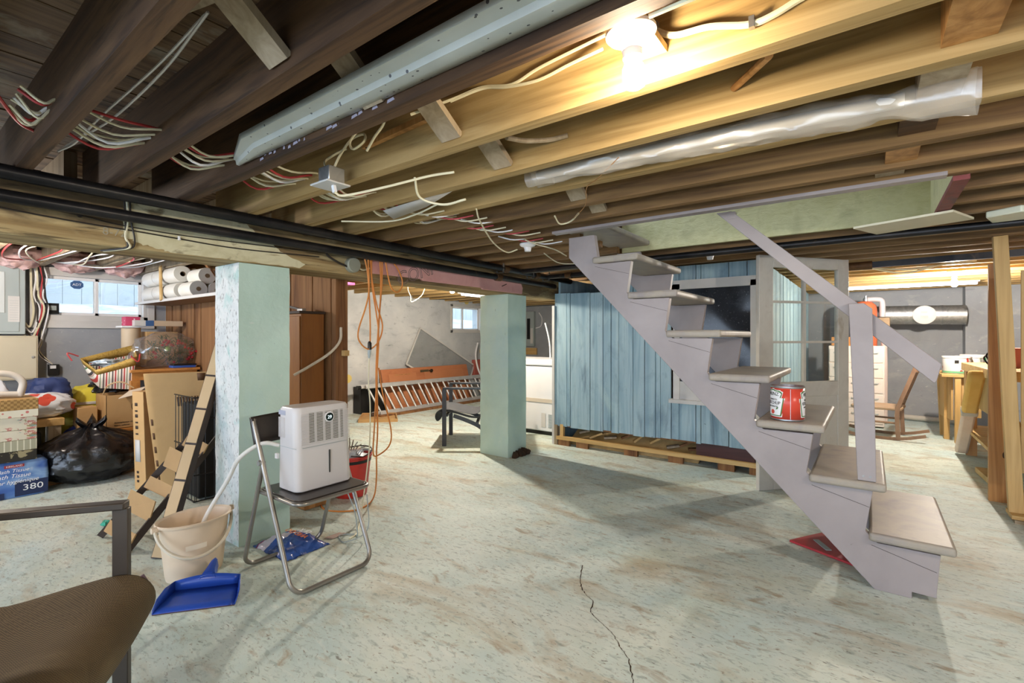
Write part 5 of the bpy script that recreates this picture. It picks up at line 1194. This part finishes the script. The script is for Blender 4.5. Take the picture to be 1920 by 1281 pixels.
# scrap wood under the blue boards
sl_ = thing('sill_frame', 'low timber sill on the floor under the blue board wall', 'sill', (-1.8, 4.62, 0))
MB().box((-2.80, 4.585, .062), (-.78, 4.625, .10)).build('sill', M_pinex, sl_); 
for x in (-2.78, -2.55, -2.0, -1.55, -1.1, -.84): MB().box((x, 4.59, 0), (x+.14, 4.63, .06)).build('block', M_rough, sl_)
MB().box((-2.76, 4.60, .10), (-2.72, 4.64, .23)).build('stud', M_pine, sl_); MB().box((-2.83, 4.59, 0), (-2.79, 4.64, .22)).build('stud', M_oldgrey, sl_)
MB().box((-2.72, 4.64, .20), (-.80, 4.66, .235)).build('top_plate', M_rough, sl_)
M_mahog = wood('dark mahogany panel', ['#3a1c16', '#4d2620', '#2c1511'], 'x', .4, .45)
one(MB().box((-1.30, 4.632, .07), (-.80, 4.65, .235)), 'mahogany_panel', M_mahog, 'dark reddish panel closing the gap under the right end of the blue boards', 'panel')
bkp = MB(); bkp.add([(-2.72, 4.70, .0), (-1.3, 4.70, .0), (-1.3, 5.35, .33), (-2.72, 5.35, .33)], [(0, 1, 2, 3)]); one(bkp, 'plywood_sheet', M_ply, 'sloping plywood sheet seen through the gap under the blue boards', 'plywood', solid=.012)
rnd = random.Random(21); labs = ['flat pale offcut', 'long pale lath', 'short thick offcut', 'rounded wood chip', 'crossed lath', 'leaning lath', 'thin dark lath', 'chunky offcut', 'short plank end']
xs = [-2.45, -2.30, -2.12, -1.78, -1.62, -1.52, -1.95, -2.6, -1.42]
wh = ['nearest the left stud', 'left of the middle', 'beside the long lath', 'right of the middle', 'crossing its neighbour', 'beside the crossed lath', 'at the middle', 'in the left corner', 'beside the mahogany panel']
for k in range(9):
    a = Vector((xs[k], 4.72+.04*(k % 3), .10+.01*(k % 4))); an = rnd.uniform(-1.1, 1.1); L = rnd.uniform(.10, .2)
    one(MB().bar(a, a+Vector((math.cos(an)*L, .05, abs(math.sin(an))*.07+.01)), rnd.uniform(.03, .07), .02), 'wood_scrap', [M_pinex, M_oldgrey, M_rough][k % 3], labs[k]+' in the scrap heap under the blue boards, '+wh[k], 'wood scrap', 'wood scraps under the blue boards')

# ================================================================ far right room and right edge
dt_ = thing('duct', 'galvanised round duct running along the back wall', 'duct', (.6, 8.75, 1.5))
MB().tube([(-.05, 8.72, 1.515), (.62, 8.72, 1.505), (1.03, 8.72, 1.495)], .13, 28).build('duct_pipe', pmat('spangled galvanised steel', ['#8b8c8a', '#c2c2bf', '#a4a5a3'], 14, 5, .38, .8, bump=.08), dt_)
MB().tube([(.78, 8.72, 1.50), (.80, 8.72, 1.50)], .134, 28).build('duct_joint', M_steel, dt_)
m = MB().lathe([(.0, 0), (.125, 0), (.125, -.012), (.115, -.016), (.0, -.016)], (.60, 8.585, 1.50), 36, axis='y'); pl_ = m.build('round_plate', M_white, dt_)
m = MB(); m.box((.565, 8.568, 1.525), (.63, 8.5695, 1.55)); m.box((.56, 8.568, 1.45), (.64, 8.5695, 1.49)); m.build('plate_print', M_greymetal, pl_)
M_tank = pmat('orange red tank paint', ['#c9623c', '#d46f48'], 3, 2, .35, bump=.01)
tk = thing('pressure_tank', 'orange red pressure tank behind the leaning stair newel post', 'tank', (-.05, 8.45, 0))
MB().lathe([(.0, .02), (.10, .03), (.145, .08), (.15, .14), (.15, 1.56), (.14, 1.64), (.09, 1.69), (.03, 1.705), (.0, 1.706)], (-.06, 8.40, 0), 36).build('tank_body', M_tank, tk)
MB().lathe([(.0, 1.70), (.03, 1.70), (.03, 1.74), (.018, 1.75), (.018, 1.78), (.0, 1.78)], (-.04, 8.40, 0), 16).build('valve', M_steel, tk)
pf = thing('water_pipe', 'grey water pipe with an elbow beside the orange tank', 'pipe', (.14, 8.4, 1.4))
MB().tube([(-.02, 8.40, 1.725), (.08, 8.40, 1.725), (.13, 8.40, 1.71), (.145, 8.40, 1.66), (.145, 8.40, 1.48)], .035, 14, 5).build('elbow', pmat('grey pvc', ['#b9b4b4', '#c6c1c1'], 3, 2, .35, bump=0), pf); MB().box((.07, 8.36, 1.34), (.23, 8.46, 1.47)).build('valve_body', pmat('bronze valve', ['#7b664e', '#8d775b'], 6, 3, .45, .4), pf, bevel=.008)
MB().tube([(.16, 8.40, 1.34), (.17, 8.40, .8), (.17, 8.40, .02)], .035, 12).build('down_pipe', pmat('pinkish pipe', ['#d4c3bb', '#dccdc6'], 3, 2, .4, bump=0), pf)
# whitewood drawer cabinet
M_draw = pmat('pinkish white drawers', ['#dccfc4', '#e6dad0'], 3, 3, .5, bump=.03)
dc = thing('drawer_cabinet', 'tall white cabinet of small drawers behind the rocking chair', 'cabinet', (-.05, 8.0, 0)); MB().box((-.45, 7.92, .02), (.16, 8.22, 1.08)).build('carcass', M_draw, dc, bevel=.004)
for r_ in range(5):
    for c_ in range(3):
        m = MB(); m.box((-.44+.2*c_, 7.908, .06+.2*r_), (-.255+.2*c_, 7.92, .24+.2*r_)); dw = m.build('drawer', M_draw, dc, bevel=.003)
        m = MB(); m.tube([(-.39+.2*c_, 7.905, .19+.2*r_), (-.385+.2*c_, 7.893, .185+.2*r_), (-.31+.2*c_, 7.893, .185+.2*r_), (-.305+.2*c_, 7.905, .19+.2*r_)], .005, 6); m.build('pull', M_greymetal, dw)
one(MB().box((-.42, 7.95, 1.082), (-.17, 8.2, 1.20)), 'tool_crate', M_owood, 'orange wooden crate on top of the white drawer cabinet', 'crate', bevel=.003)
# rocking chair, facing left
M_rock = pmat('worn brown chair wood', ['#7a5d49', '#8d6e57', '#9a7c63'], (6, 6, 3), 4, .5, bump=.05)
rc = thing('rocking_chair', 'small armless brown rocking chair in front of the white drawer cabinet', 'rocking chair', (.12, 7.35, 0), R(-8))
for s_ in (-.22, .22):
    pts = [(-.36, s_, .055), (-.22, s_, .025), (0, s_, .014), (.22, s_, .03), (.42, s_, .085)]
    P = catmull(pts, 6); m = MB()
    for p, q in zip(P[:-1], P[1:]): m.bar(p, q+(q-p)*.1, .03, .032)
    m.build('rocker', M_rock, rc, local=True)
    m = MB(); m.tube([(-.20, s_, .03), (-.205, s_, .34)], [.020, .024], 10); m.build('front_leg', M_rock, rc, local=True)
    m = MB(); P = catmull([(.18, s_, .03), (.17, s_, .30), (.19, s_, .42), (.27, s_*.95, .66), (.33, s_*.92, .84)], 5)
    for p, q in zip(P[:-1], P[1:]): m.bar(p, q+(q-p)*.08, .036, .04, up=(1, 0, 0))
    m.build('back_post', M_rock, rc, local=True)
m = MB(); m.prism([(x, y, .345) for x, y in rrect(-.28, .21, -.23, .23, .05)], (0, 0, .032)); m.build('seat', pmat('worn seat', ['#a08468', '#b0957a'], 5, 3, .6, bump=.05), rc, local=True, bevel=.008)
m = MB(); m.bar((.335, -.21, .83), (.335, .21, .83), .05, .08); m.build('crest_rail', M_rock, rc, local=True, bevel=.01)
m = MB(); m.bar((.20, 0, .42), (.315, 0, .82), .11, .016, up=(1, 0, 0)); m.build('splat', M_rock, rc, local=True, bevel=.004)
for a, b in (((.21, -.2, .45), (.21, .2, .45)), ((-.2, -.2, .17), (-.2, .2, .17)), ((-.2, -.22, .2), (.175, -.22, .2)), ((-.2, .22, .2), (.175, .22, .2))): m = MB(); m.tube([a, b], .012, 8); m.build('stretcher', M_rock, rc, local=True)
# skirting pipe on the floor by the back wall
one(MB().tube([(.3, 8.95, .05), (1.0, 8.80, .05)], .035, 10), 'floor_pipe', M_offwhite, 'white pipe lying on the floor along the back wall', 'pipe')
# wooden stand with tubs
wd = thing('work_stand', 'light wooden work stand with splayed legs holding the white tubs', 'stand', (.85, 7.65, 0))
MB().box((.66, 7.3, .745), (1.03, 8.1, .78)).build('top', M_pinex, wd, bevel=.004)
for x, y, dx in ((.695, 7.9, .03), (.80, 7.35, .0), (.73, 7.6, .0), (.97, 8.0, 0)): MB().bar((x+dx, y, 0), (x, y, .745), .05, .075, up=(0, 1, 0)).build('leg', M_pine, wd)
MB().bar((.90, 7.37, .30), (.90, 7.37, .745), .19, .02, up=(0, 1, 0)).build('front_panel', M_ply, wd); MB().bar((.70, 7.85, .50), (.76, 7.4, .50), .02, .5).build('side_panel', M_ply, wd)
for k, (x, y, h, lab, ov) in enumerate(((.80, 7.43, .20, 'white tub with red and green print nearest on the work stand', '#c94a40'), (.93, 7.60, .20, 'grey white tub behind the nearest one on the work stand', '#9aa59a'), (1.0, 7.85, .21, 'white tub with a green lid edge at the back of the work stand', '#3fae72'))):
    t = thing('plastic_tub', lab, 'tub', (x, y, .781)); MB().lathe([(.0, 0), (.116, 0), (.120, .01), (.126, h-.02), (.130, h-.018), (.130, h), (.0, h)], (x, y, .781), 28).build('tub_body', pmat('tub white %d' % k, '#e6e1dc', 3, 2, .4, bump=0, over=[('v', ov, (12, 12, 12), .22)]), t)
    m = MB(); m.lathe([(.1215, .010), (.1225, .010), (.1235, .032), (.1225, .032)], (x, y, .781), 28, cap=False); m.build('printed_band', pmat('tub band %d' % k, ['#6fae83', '#b9c4b4', '#3fae72'][k], 3, 2, .5, bump=0), t)
    m = MB(); m.box((x-.03, y-.1275, .781+h*.62), (x+.005, y-.1245, .781+h*.78)); m.build('dark_mark', M_ink, t)
# workbench further right, with bits
wb = thing('workbench', 'long wooden workbench partly hidden by the knotty post', 'workbench', (1.1, 6.0, 0))
MB().box((.79, 5.3, .85), (1.6, 7.0, .93)).build('top', M_pinex, wb, bevel=.004); MB().box((.80, 5.32, .55), (.83, 6.9, .85)).build('apron', M_ply, wb); MB().box((.79, 5.3, .25), (1.5, 6.9, .28)).build('lower_shelf', M_pinex, wb)
for x, y in ((.83, 5.4), (.83, 6.7), (1.5, 6.7)): MB().box((x-.04, y-.04, 0), (x+.04, y+.04, .85)).build('leg', M_knot, wb)
MB().bar((.80, 5.85, .03), (.85, 4.98, .03), .10, .045).build('skid', M_pinex, wb)
MB().bar((.84, 5.6, .62), (1.0, 5.3, .35), .03, .12).build('brace', M_ply, wb)
pkb = MB().box((.90, 6.0, .931), (1.10, 6.3, 1.10)); one(pkb, 'pink_carton', pmat('salmon carton', ['#d3776a', '#dd8678'], 3, 2, .6), 'salmon pink carton on the workbench behind the knotty post', 'carton', bevel=.003)
for k in range(3): one(MB().tube([(.84+.02*k, 5.75, .935), (.80+.015*k, 5.8, 1.02+.02*k), (.88, 5.85, 1.06+.015*k), (.95, 5.9, .98)], .006, 6, 6), 'wire_coil', M_black, 'black wire coiling up from the workbench top', 'wire', 'black wires on the workbench')
one(MB().box((.80, 5.45, .932), (.815, 5.55, 1.25)), 'white_board', M_white, 'narrow white panel edge standing beside the knotty post', 'panel')
# yellow foam padded bat leaning on the bench
ft_ = thing('padded_bat', 'cream padded bat with a yellow end leaning on the workbench', 'bat', (.76, 6.4, 0))
b0_, b1_ = Vector((0.755, 6.696, 0.03)), Vector((0.75, 5.75, 0.885)); mdl = b0_.lerp(b1_, .56)
MB().bar(b0_, mdl, .10, .07, up=(0, -1, .1)).build('wrapped_body', pmat('cream padding', ['#dcc3b0', '#e4cdbb'], 9, 3, .7, bump=.3), ft_, bevel=.02); MB().bar(mdl, b1_, .115, .085, up=(0, -1, .1)).build('foam_end', pmat('yellow foam', ['#dcae5a', '#e5bb6a'], 8, 3, .9, bump=.2), ft_, bevel=.025)
MB().bar(mdl-(b1_-b0_)*.03, mdl+(b1_-b0_)*.012, .118, .088, up=(0, -1, .1)).build('tape_wrap', M_offwhite, ft_, bevel=.01)
# knotty post, stud and plywood partition on the right edge
one(MB().box((.70, 4.90, .0), (.80, 4.935, 1.735)), 'plank_post', M_knot, 'knotty brown plank post left of the tall pale stud', 'post', bevel=.002)
one(MB().bar((.775, 4.52, .045), (.700, 4.52, 1.873), .072, .05, up=(0, 1, 0)), 'stud', M_pine, 'tall pale stud reaching the joists at the right edge', 'stud', bevel=.002)
one(MB().box((.805, 4.55, .30), (2.2, 4.565, 1.64)), 'plywood_sheet', M_ply, 'plywood panel fixed to the right of the tall pale stud', 'plywood')
fb_ = thing('timber_block', 'stacked timber blocks under the tall pale stud', 'timber', (.85, 4.5, 0)); MB().box((.74, 4.42, .022), (1.3, 4.60, .046)).build('upper_block', M_pinex, fb_); MB().box((.75, 4.40, 0), (1.3, 4.60, .022)).build('lower_block', M_oldgrey, fb_)
bp_ = thing('bowl', 'dark bowl with pale contents at the right edge beside the stud', 'bowl', (.93, 4.45, .05)); MB().lathe([(.0, .0), (.05, .0), (.085, .06), (.09, .09), (.085, .09), (.0, .06)], (.955, 4.40, .047), 24).build('bowl_body', pmat('dark plum bowl', '#4a3a40', 3, 2, .4, bump=0), bp_)
MB().blob((.955, 4.40, .135), (.07, .07, .035), 3, .3, 4, 16, 10).build('contents', pmat('pale scraps', ['#cfc6b4', '#b9c3a4'], 12, 3, .8), bp_)
one(MB().blob((.93, 4.36, .27), (.06, .02, .03), 3, .3, 3, 14, 10), 'purple_ornament', pmat('purple glass', '#a98ac0', 3, 2, .2, bump=0), 'small purple ornament by the plywood panel at the right edge', 'ornament')
one(MB().blob((.86, 4.25, .035), (.09, .05, .035), 5, .2, 3, 16, 10, .0), 'orange_lid', pmat('orange pottery', '#b8763c', 3, 2, .5, bump=0), 'orange brown round lid on the floor at the right edge', 'lid')
# light strip, pipes and boards under the far joists
t5 = thing('tube_light', 'long white fluorescent tube under the joists of the far right room', 'light', (.4, 8.0, 1.85)); MB().box((-.35, 7.85, 1.862), (1.05, 7.92, 1.876)).build('housing', M_white, t5); MB().tube([(-.33, 7.885, 1.846), (1.03, 7.885, 1.846)], .016, 10).build('tube', M_tube, t5)
one(MB().bar((-.20, 5.2, 1.82), (1.2, 5.15, 1.835), .05, .05), 'black_pipe', M_pipe, 'dark pipe with a rusty joint under the joists right of the glazed door', 'pipe'); one(MB().tube([(-.18, 5.19, 1.82), (.02, 5.19, 1.822)], .036, 14), 'pipe_coupling', MATS['rusty coupling'], 'rusty coupling on the dark pipe right of the glazed door', 'coupling')
one(MB().bar((-.02, 3.62, 1.845), (.40, 3.45, 1.845), .30, .012), 'cream_board', pmat('cream board', ['#cfc7ab', '#d8d0b5'], 3, 3, .6), 'cream board fixed flat under the joists beside the stair opening', 'board')
sd = thing('smoke_alarm', 'white angular alarm box under the joists at the right edge', 'alarm', (.58, 3.65, 1.83)); m = MB(); m.prism([(.50, 3.58, 1.872), (.62, 3.50, 1.872), (.72, 3.58, 1.872), (.70, 3.74, 1.872), (.55, 3.76, 1.872)], (0, 0, -.035)); m.build('case', pmat('pale alarm plastic', '#d5d8c4', 3, 2, .4, bump=0), sd, bevel=.006)
for k, (x, y, lab) in enumerate(((-1.98, 2.85, 'white porcelain lamp holder with loose wires left of the stair top'), (-1.02, 4.02, 'white porcelain lamp holder under the joists beyond the stairs'))):
    t = thing('lamp_holder', lab, 'lamp holder', (x, y, 1.873)); MB().lathe([(.0, 0), (.058, 0), (.058, -.010), (.05, -.018), (.028, -.026), (.022, -.055), (.0, -.055)], (x, y, 1.873), 28).build('porcelain_base', M_vinyl, t)
for k in range(2): one(MB().tube([(-.05, 5.6, 1.86), (.25, 5.5+.1*k, 1.80-.02*k), (.5, 5.6, 1.83), (.75, 5.8, 1.87)], .008, 6, 6), 'cable', M_cream, 'cream cable drooping under the joists of the far right room', 'cable', 'cables in the far right room')

# ================================================================ overhead: bridging, wiring, strip, wrapped tube
for k in range(len(JY)-2):
    ya, yb = JY[k], JY[k+1]-.05
    x = -1.21+.012*(k % 3)
    one(MB().bar((x-.0, ya+.004, 2.085), (x, yb-.002, 1.905), .09, .022, up=(0, -.5, 1)), 'bridging_board', M_oldgrey, 'short grey board bridging two joists, '+['between the two nearest dark joists', 'crossing the perforated strip', 'just left of the lit bulb, below the perforated strip', 'behind the joist that carries the lit bulb', 'one bay beyond the honey coloured joists', 'second bay beyond the honey coloured joists', 'nearest the stair opening'][k], 'board', 'bridging boards in the middle row')
for k in range(3, 8):
    ya, yb = JY[k], JY[k+1]-.05
    x = .19-.03*(k-3)
    one(MB().box((x-.05, ya+.004, 1.895+.01*(k % 2)), (x+.05, yb-.002, 2.09)), 'blocking_board', [M_knot, M_oldgrey, M_jold][k % 3], 'dark block between joists, '+['in the bay behind the lit bulb, with a black stain', 'above the right end of the wrapped tube', 'behind the right end of the wrapped tube', 'two bays behind the wrapped tube', 'beside the stair opening'][k-3], 'block', 'blocks in the right row')
gb_ = MB(); gb_.bar((-1.42, .44, 2.06), (-.75, .60, 2.05), .12, .03); one(gb_, 'loose_board', M_oldgrey, 'grey loose board lying above the nearest joists at the top edge', 'board')
# perforated soffit strip
M_soff = pmat('pale grey vinyl', ['#b4b8b2', '#c2c6c0'], 4, 3, .5, bump=.03, over=[('v', '#55565a', (26, 44, 26), .13)])
sf = thing('perforated_strip', 'long perforated grey vinyl strip tucked along a dark joist', 'strip', (-1.2, .88, 1.9))
rows = []
for k in range(25):
    x = -2.06+1.85*k/24; e = min(1, k/3)
    rows.append([(x, .915, 1.905), (x, .905-.022*e, 1.898), (x, .895-.040*e, 1.90), (x, .892-.044*e, 1.915), (x, .885-.075*e, 1.918), (x, .885-.080*e, 1.935)])
MB().grid(rows, 0, False).build('strip', M_soff, sf, solid=.002)
m = MB(); rnd = random.Random(2)
for k in range(24):
    x = -1.95+.035*k; z = 1.888+.028*rnd.random()**2; w = .03*rnd.random()+.006
    m.add([(x, .9185, z), (x+w, .9185, z+.004*rnd.random()), (x+w*.8, .9185, z+.012), (x+.002, .9185, z+.01)], [(0, 1, 2, 3)])
m.build('paint_splash', pmat('lilac paint splash', '#a7a2b4', 4, 2, .6, bump=0), bpy.data.objects['ceiling_joist.003'])['kind'] = 'stuff'
# plastic wrapped tube
wt_ = thing('wrapped_tube', 'long tube wrapped in clear plastic with a crumpled open end, hung under the joists', 'tube', (-.4, 1.78, 1.87))
MB().tube([(-1.15, 1.735, 1.90), (-.5, 1.745, 1.892), (.08, 1.79, 1.885)], .021, 16).build('inner_tube', M_white, wt_)
rows = []
for k in range(61):
    f = k/60; x = -1.2+1.44*f; y = 1.73+.085*f*f; z = 1.900-.018*f; fl = max(0, (f-.86)/.14); row = []
    for j in range(20):
        a = 2*math.pi*j/20; r = .030+.014*f+.012*mnoise.noise(Vector((x*11, a*1.2, 1)))+.006*mnoise.noise(Vector((x*30, a*2.4, 4)))
        r *= 1-.35*math.exp(-((f-.86)/.03)**2)
        row.append((x, y+math.cos(a)*r*(1+.3*fl), z+math.sin(a)*r*(1+.25*fl)-.012*(math.sin(a) < 0)))
    rows.append(row)
MB().grid(rows, 0, True, True).build('plastic_film', clear('crinkled wrap film', '#f6f2ea', .13, .20, .30, '#d8d0c4'), wt_)
# cables running through the joists
rnd = random.Random(12)
cols = [M_red, M_cream, M_cream, M_cream, M_vinyl, M_cream, M_red, M_cream]
pos_ = ['first', 'second', 'third', 'fourth', 'fifth', 'sixth', 'seventh', 'eighth']
for k in range(8):
    x = -2.30+.035*k; zc = 1.955-.006*(k % 3); pts = []
    ys = [.30]+JY[:7]
    for i, y in enumerate(ys):
        pts.append((x+.012*rnd.random(), y-.025, zc+.01*rnd.random()))
        if i < len(ys)-1:
            g_ = ys[i+1]-y; pts.append((x+rnd.uniform(-.05, .05), y-.025+g_*.5, zc-rnd.uniform(.015, .055)))
    one(MB().tube(pts, .0045 if k % 2 else .0052, 6, 5), 'ceiling_cable', cols[k], '%s cable threaded through the joists above the pipes, %s from the pipes' % ('red' if cols[k] is M_red else ('white' if cols[k] is M_vinyl else 'cream'), pos_[k]), 'cable', 'cables threaded through the joists')
for k, (a, b) in enumerate(((.0, .0), (.02, .015))):
    one(MB().tube([(-1.44+a, .545, 2.07), (-1.75, .53+b, 2.03-.01*k), (-2.2, .50+b*2, 1.99), (-2.5, .49, 1.965+.01*k), (-2.68, .47, 1.965)], .004, 6, 6), 'ceiling_cable', M_vinyl, ['upper', 'lower'][k]+' of the two loose white cables between the nearest dark joists', 'cable', 'loose white cables')
one(MB().tube([(-1.9, .10, 1.99), (-2.1, .20, 1.975), (-2.30, .30, 1.93), (-2.36, .352, 1.925)], .0055, 6, 6), 'ceiling_cable', M_red, 'red cable running into the nearest dark joist at the left edge', 'cable')
one(MB().tube([(-0.589, 1.225, 2.039), (-0.676, 1.232, 2.038), (-0.815, 1.232, 2.026), (-0.917, 1.232, 2.009), (-1.04, 1.232, 2.038), (-1.144, 1.2, 2.017), (-1.27, 1.12, 1.968)], .005, 6, 6), 'ceiling_cable', M_cream, 'upper cream cable running left from the lit fixture along the joist', 'cable')
one(MB().tube([(-0.592, 1.215, 1.997), (-0.703, 1.232, 2.001), (-0.815, 1.232, 1.99), (-0.939, 1.232, 2.007), (-1.038, 1.23, 2.032), (-1.157, 1.2, 2.012)], .005, 6, 6), 'ceiling_cable', M_cream, 'lower cream cable running left from the lit fixture along the joist', 'cable')
one(MB().tube([(-0.467, 1.2, 2.017), (-0.449, 1.228, 2.002), (-0.398, 1.23, 1.97), (-0.314, 1.23, 1.959), (-0.225, 1.23, 1.93), (-0.175, 1.23, 1.932), (-0.113, 1.23, 1.949), (-0.027, 1.23, 1.96)], .008, 8, 6), 'ceiling_cable', M_cream, 'thick cream cable stapled along the joist right of the lit fixture', 'cable')
for k, (px) in enumerate(((-0.444, 1.229, 2.006), (-0.217, 1.229, 1.93))): one(MB().box((px[0]-.008, px[1]-.008, px[2]-.012), (px[0]+.004, px[1]+.006, px[2]+.014)), 'cable_staple', M_steel, ['cable staple next to the lit fixture', 'cable staple on the thick cream cable further right of the lit fixture'][k], 'staple')
one(MB().tube([(-0.372, 0.985, 1.877), (-0.291, 0.98, 1.874), (-0.23, 0.98, 1.874)], .006, 6, 4), 'ceiling_cable', M_cream, 'short cream cable above the lit fixture at the top edge', 'cable')
# hanging switch box
sb_ = thing('switch_box', 'open metal switch box with a white plate hanging from a honey coloured joist', 'switch box', (-1.79, 1.16, 1.82))
MB().box((-1.83, 1.115, 1.835), (-1.755, 1.19, 1.90)).build('metal_box', M_steel, sb_, bevel=.004)
m = MB(); m.box((-1.86, 1.095, 1.826), (-1.735, 1.205, 1.834)); m.build('cover_plate', M_white, sb_, bevel=.003); m = MB(); m.bar((-1.775, 1.15, 1.826), (-1.765, 1.15, 1.795), .016, .012, up=(0, 1, 0)); m.build('plug', M_vinyl, sb_)
for k, pts in enumerate(([(-1.82, 1.15, 1.90), (-1.87, 1.17, 1.95), (-1.84, 1.20, 1.985), (-1.78, 1.215, 2.0)], [(-1.77, 1.15, 1.90), (-1.74, 1.16, 1.95), (-1.68, 1.17, 2.0), (-1.60, 1.17, 2.0), (-1.585, 1.16, 1.965), (-1.64, 1.15, 1.945), (-1.66, 1.15, 1.98), (-1.60, 1.16, 2.03)], [(-1.58, 1.17, 1.93), (-1.52, 1.16, 1.965), (-1.45, 1.15, 2.0), (-1.38, 1.10, 2.04)], [(-1.765, 1.15, 1.795), (-1.74, 1.18, 1.785), (-1.60, 1.28, 1.82), (-1.46, 1.38, 1.862), (-1.35, 1.42, 1.868)], [(-1.50, 1.345, 1.855), (-1.55, 1.42, 1.80), (-1.47, 1.48, 1.77), (-1.36, 1.50, 1.778)])):
    one(MB().tube(pts, .0052, 6, 6), 'ceiling_cable', M_cream, 'cream cable '+['rising left out of the hanging switch box', 'looped above the hanging switch box', 'running right above the hanging switch box', 'running from the plug of the hanging switch box under a joist', 'dangling under the joist right of the hanging switch box'][k], 'cable')
one(MB().bar((-1.66, 1.215, 1.98), (-1.22, 1.20, 1.99), .022, .022), 'wood_batten', M_knot, 'thin brown batten lying behind the looped cable above the switch box', 'batten')
one(MB().tube([(-0.329, 1.565, 1.952), (-0.27, 1.5, 1.952), (-0.202, 1.35, 1.906)], .011, 8), 'wooden_dowel', M_knot, 'short wooden dowel sticking out between joists right of the lit bulb', 'dowel'); one(MB().tube([(-1.036, 1.36, 1.91), (-1.025, 1.46, 1.929), (-0.97, 1.54, 1.946), (-0.904, 1.565, 1.954)], .009, 8, 5), 'wooden_dowel', M_oldgrey, 'bent grey stick between joists below the cream cables left of the lit bulb', 'stick')
m = MB(); q = [(-2.099, 1.657, 1.88), (-2.137, 1.76, 1.86), (-1.823, 1.715, 1.868), (-1.496, 1.612, 1.885)]
m.add(q, [(0, 1, 2, 3)]); one(m, 'paper_sheet', pmat('dull white sheet', ['#b4b0aa', '#c4c0b9'], 4, 3, .7), 'dull white sheet hanging under the joists right of the switch box', 'paper', solid=.0015)
for k, pts in enumerate(([(-1.65, 1.904, 1.87), (-1.727, 2.024, 1.84), (-1.917, 2.376, 1.8), (-2.024, 2.657, 1.79), (-1.985, 2.73, 1.815)], [(-1.905, 2.713, 1.87), (-1.902, 2.84, 1.86), (-1.876, 3.051, 1.85), (-1.948, 3.348, 1.85)], [(-2.057, 3.186, 1.86), (-2.145, 3.532, 1.84), (-2.098, 3.679, 1.84), (-2.011, 3.712, 1.85)], [(-1.397, 2.272, 1.87), (-1.426, 2.378, 1.85), (-1.366, 2.396, 1.86), (-1.262, 2.3, 1.87)], [(-1.748, 1.718, 1.87), (-1.956, 1.763, 1.86), (-2.196, 1.778, 1.86), (-2.415, 1.615, 1.86)], [(-0.749, 1.673, 1.87), (-0.909, 1.817, 1.86), (-1.002, 1.899, 1.86), (-1.142, 2.148, 1.86), (-1.323, 2.35, 1.86)])):
    one(MB().tube(pts, .0045 if k < 5 else .0018, 6, 6), 'ceiling_cable', M_cream if k < 5 else M_knot, ['cream cable swooping down to the white lamp holder left of the stair top', 'cream cable right of the white lamp holder', 'cream cable hanging beside the stair top', 'thin cream loop below the bridging board nearest the stair opening', 'long cream cable under the joists left of the dull white sheet', 'thin brown string hanging under the joists above the stair top'][k], 'cable')
for k in range(14):
    y = 1.80+.085*k; x = -1.95+.03*(k % 5); m = MB(); m.tube([(x-.12, y-.03, 1.90), (x-.02, y+.02, 1.872), (x+.10, y+.07, 1.885)], .0045, 6, 4)
    one(m, 'ceiling_cable', [M_cream, M_vinyl, M_red][k % 3], 'short cable bend showing under the joists between the switch box and the stair top', 'cable', 'cable bends under the far joists')

# ---------------------------------------------------------------- bulbs
def bulb_fixture(name, loc, mat, label, tilt=(0, 0, 0), drop=0.0, shape='jar', base=True):
    t = thing(name, label, 'light', loc, rot=tilt)
    if base:
        MB().lathe([(.0, .0), (.060, .0), (.060, -.008), (.054, -.015), (.030, -.020), (.024, -.046), (.0, -.046)], (0, 0, 0), 32).build('porcelain_base', M_vinyl, t, local=True)
        z = -.046
    else: z = 0
    MB().lathe([(.0, z), (.023, z), (.0235, z-.018), (.021, z-.021), (.0, z-.021)], (0, 0, 0), 24).build('socket', M_vinyl, t, local=True)
    z -= .021
    if shape == 'jar': prof = [(.0, z), (.021, z), (.020, z-.010), (.026, z-.022), (.0275, z-.052), (.024, z-.064), (.014, z-.070), (.0, z-.071)]
    else: prof = [(.0, z), (.014, z), (.016, z-.018), (.028, z-.042), (.031, z-.062), (.024, z-.082), (.012, z-.092), (.0, z-.093)]
    MB().lathe(prof, (0, 0, 0), 24).build('bulb', mat, t, local=True)
    return t
bulb_fixture('light_fixture', (-.462, 1.10, 1.938), M_bulbmain, 'white porcelain light fixture with a lit bulb between the near joists', (R(4), R(-3), 0))
MB_ = one(MB().box((-.50, .972, 1.939), (-.42, 1.238, 1.958)), 'mounting_board', M_jnew, 'short board between two joists carrying the near lit fixture', 'board')
bulb_fixture('light_fixture', (-4.02, 4.20, 1.884), M_bulbmid, 'distant lit bulb over the middle bay beyond the pink foam board', base=True, shape='pear')
bulb_fixture('light_fixture', (.70, 6.655, 1.874), M_bulbfar, 'lit pear shaped bulb over the far right room with the duct', shape='pear')

# two more basement bulbs out of view, plus one added behind the camera as fill
for loc, lab in (((1.7, 1.6, 1.874), 'lit bulb right of the stairs, outside the photo'), ((-4.9, .2, 1.884), 'lit bulb over the left bay, outside the photo'), ((-1.2, -1.3, 2.108), 'lit bulb added behind the camera for fill light')):
    bulb_fixture('light_fixture', loc, M_bulbrear, lab, shape='pear')
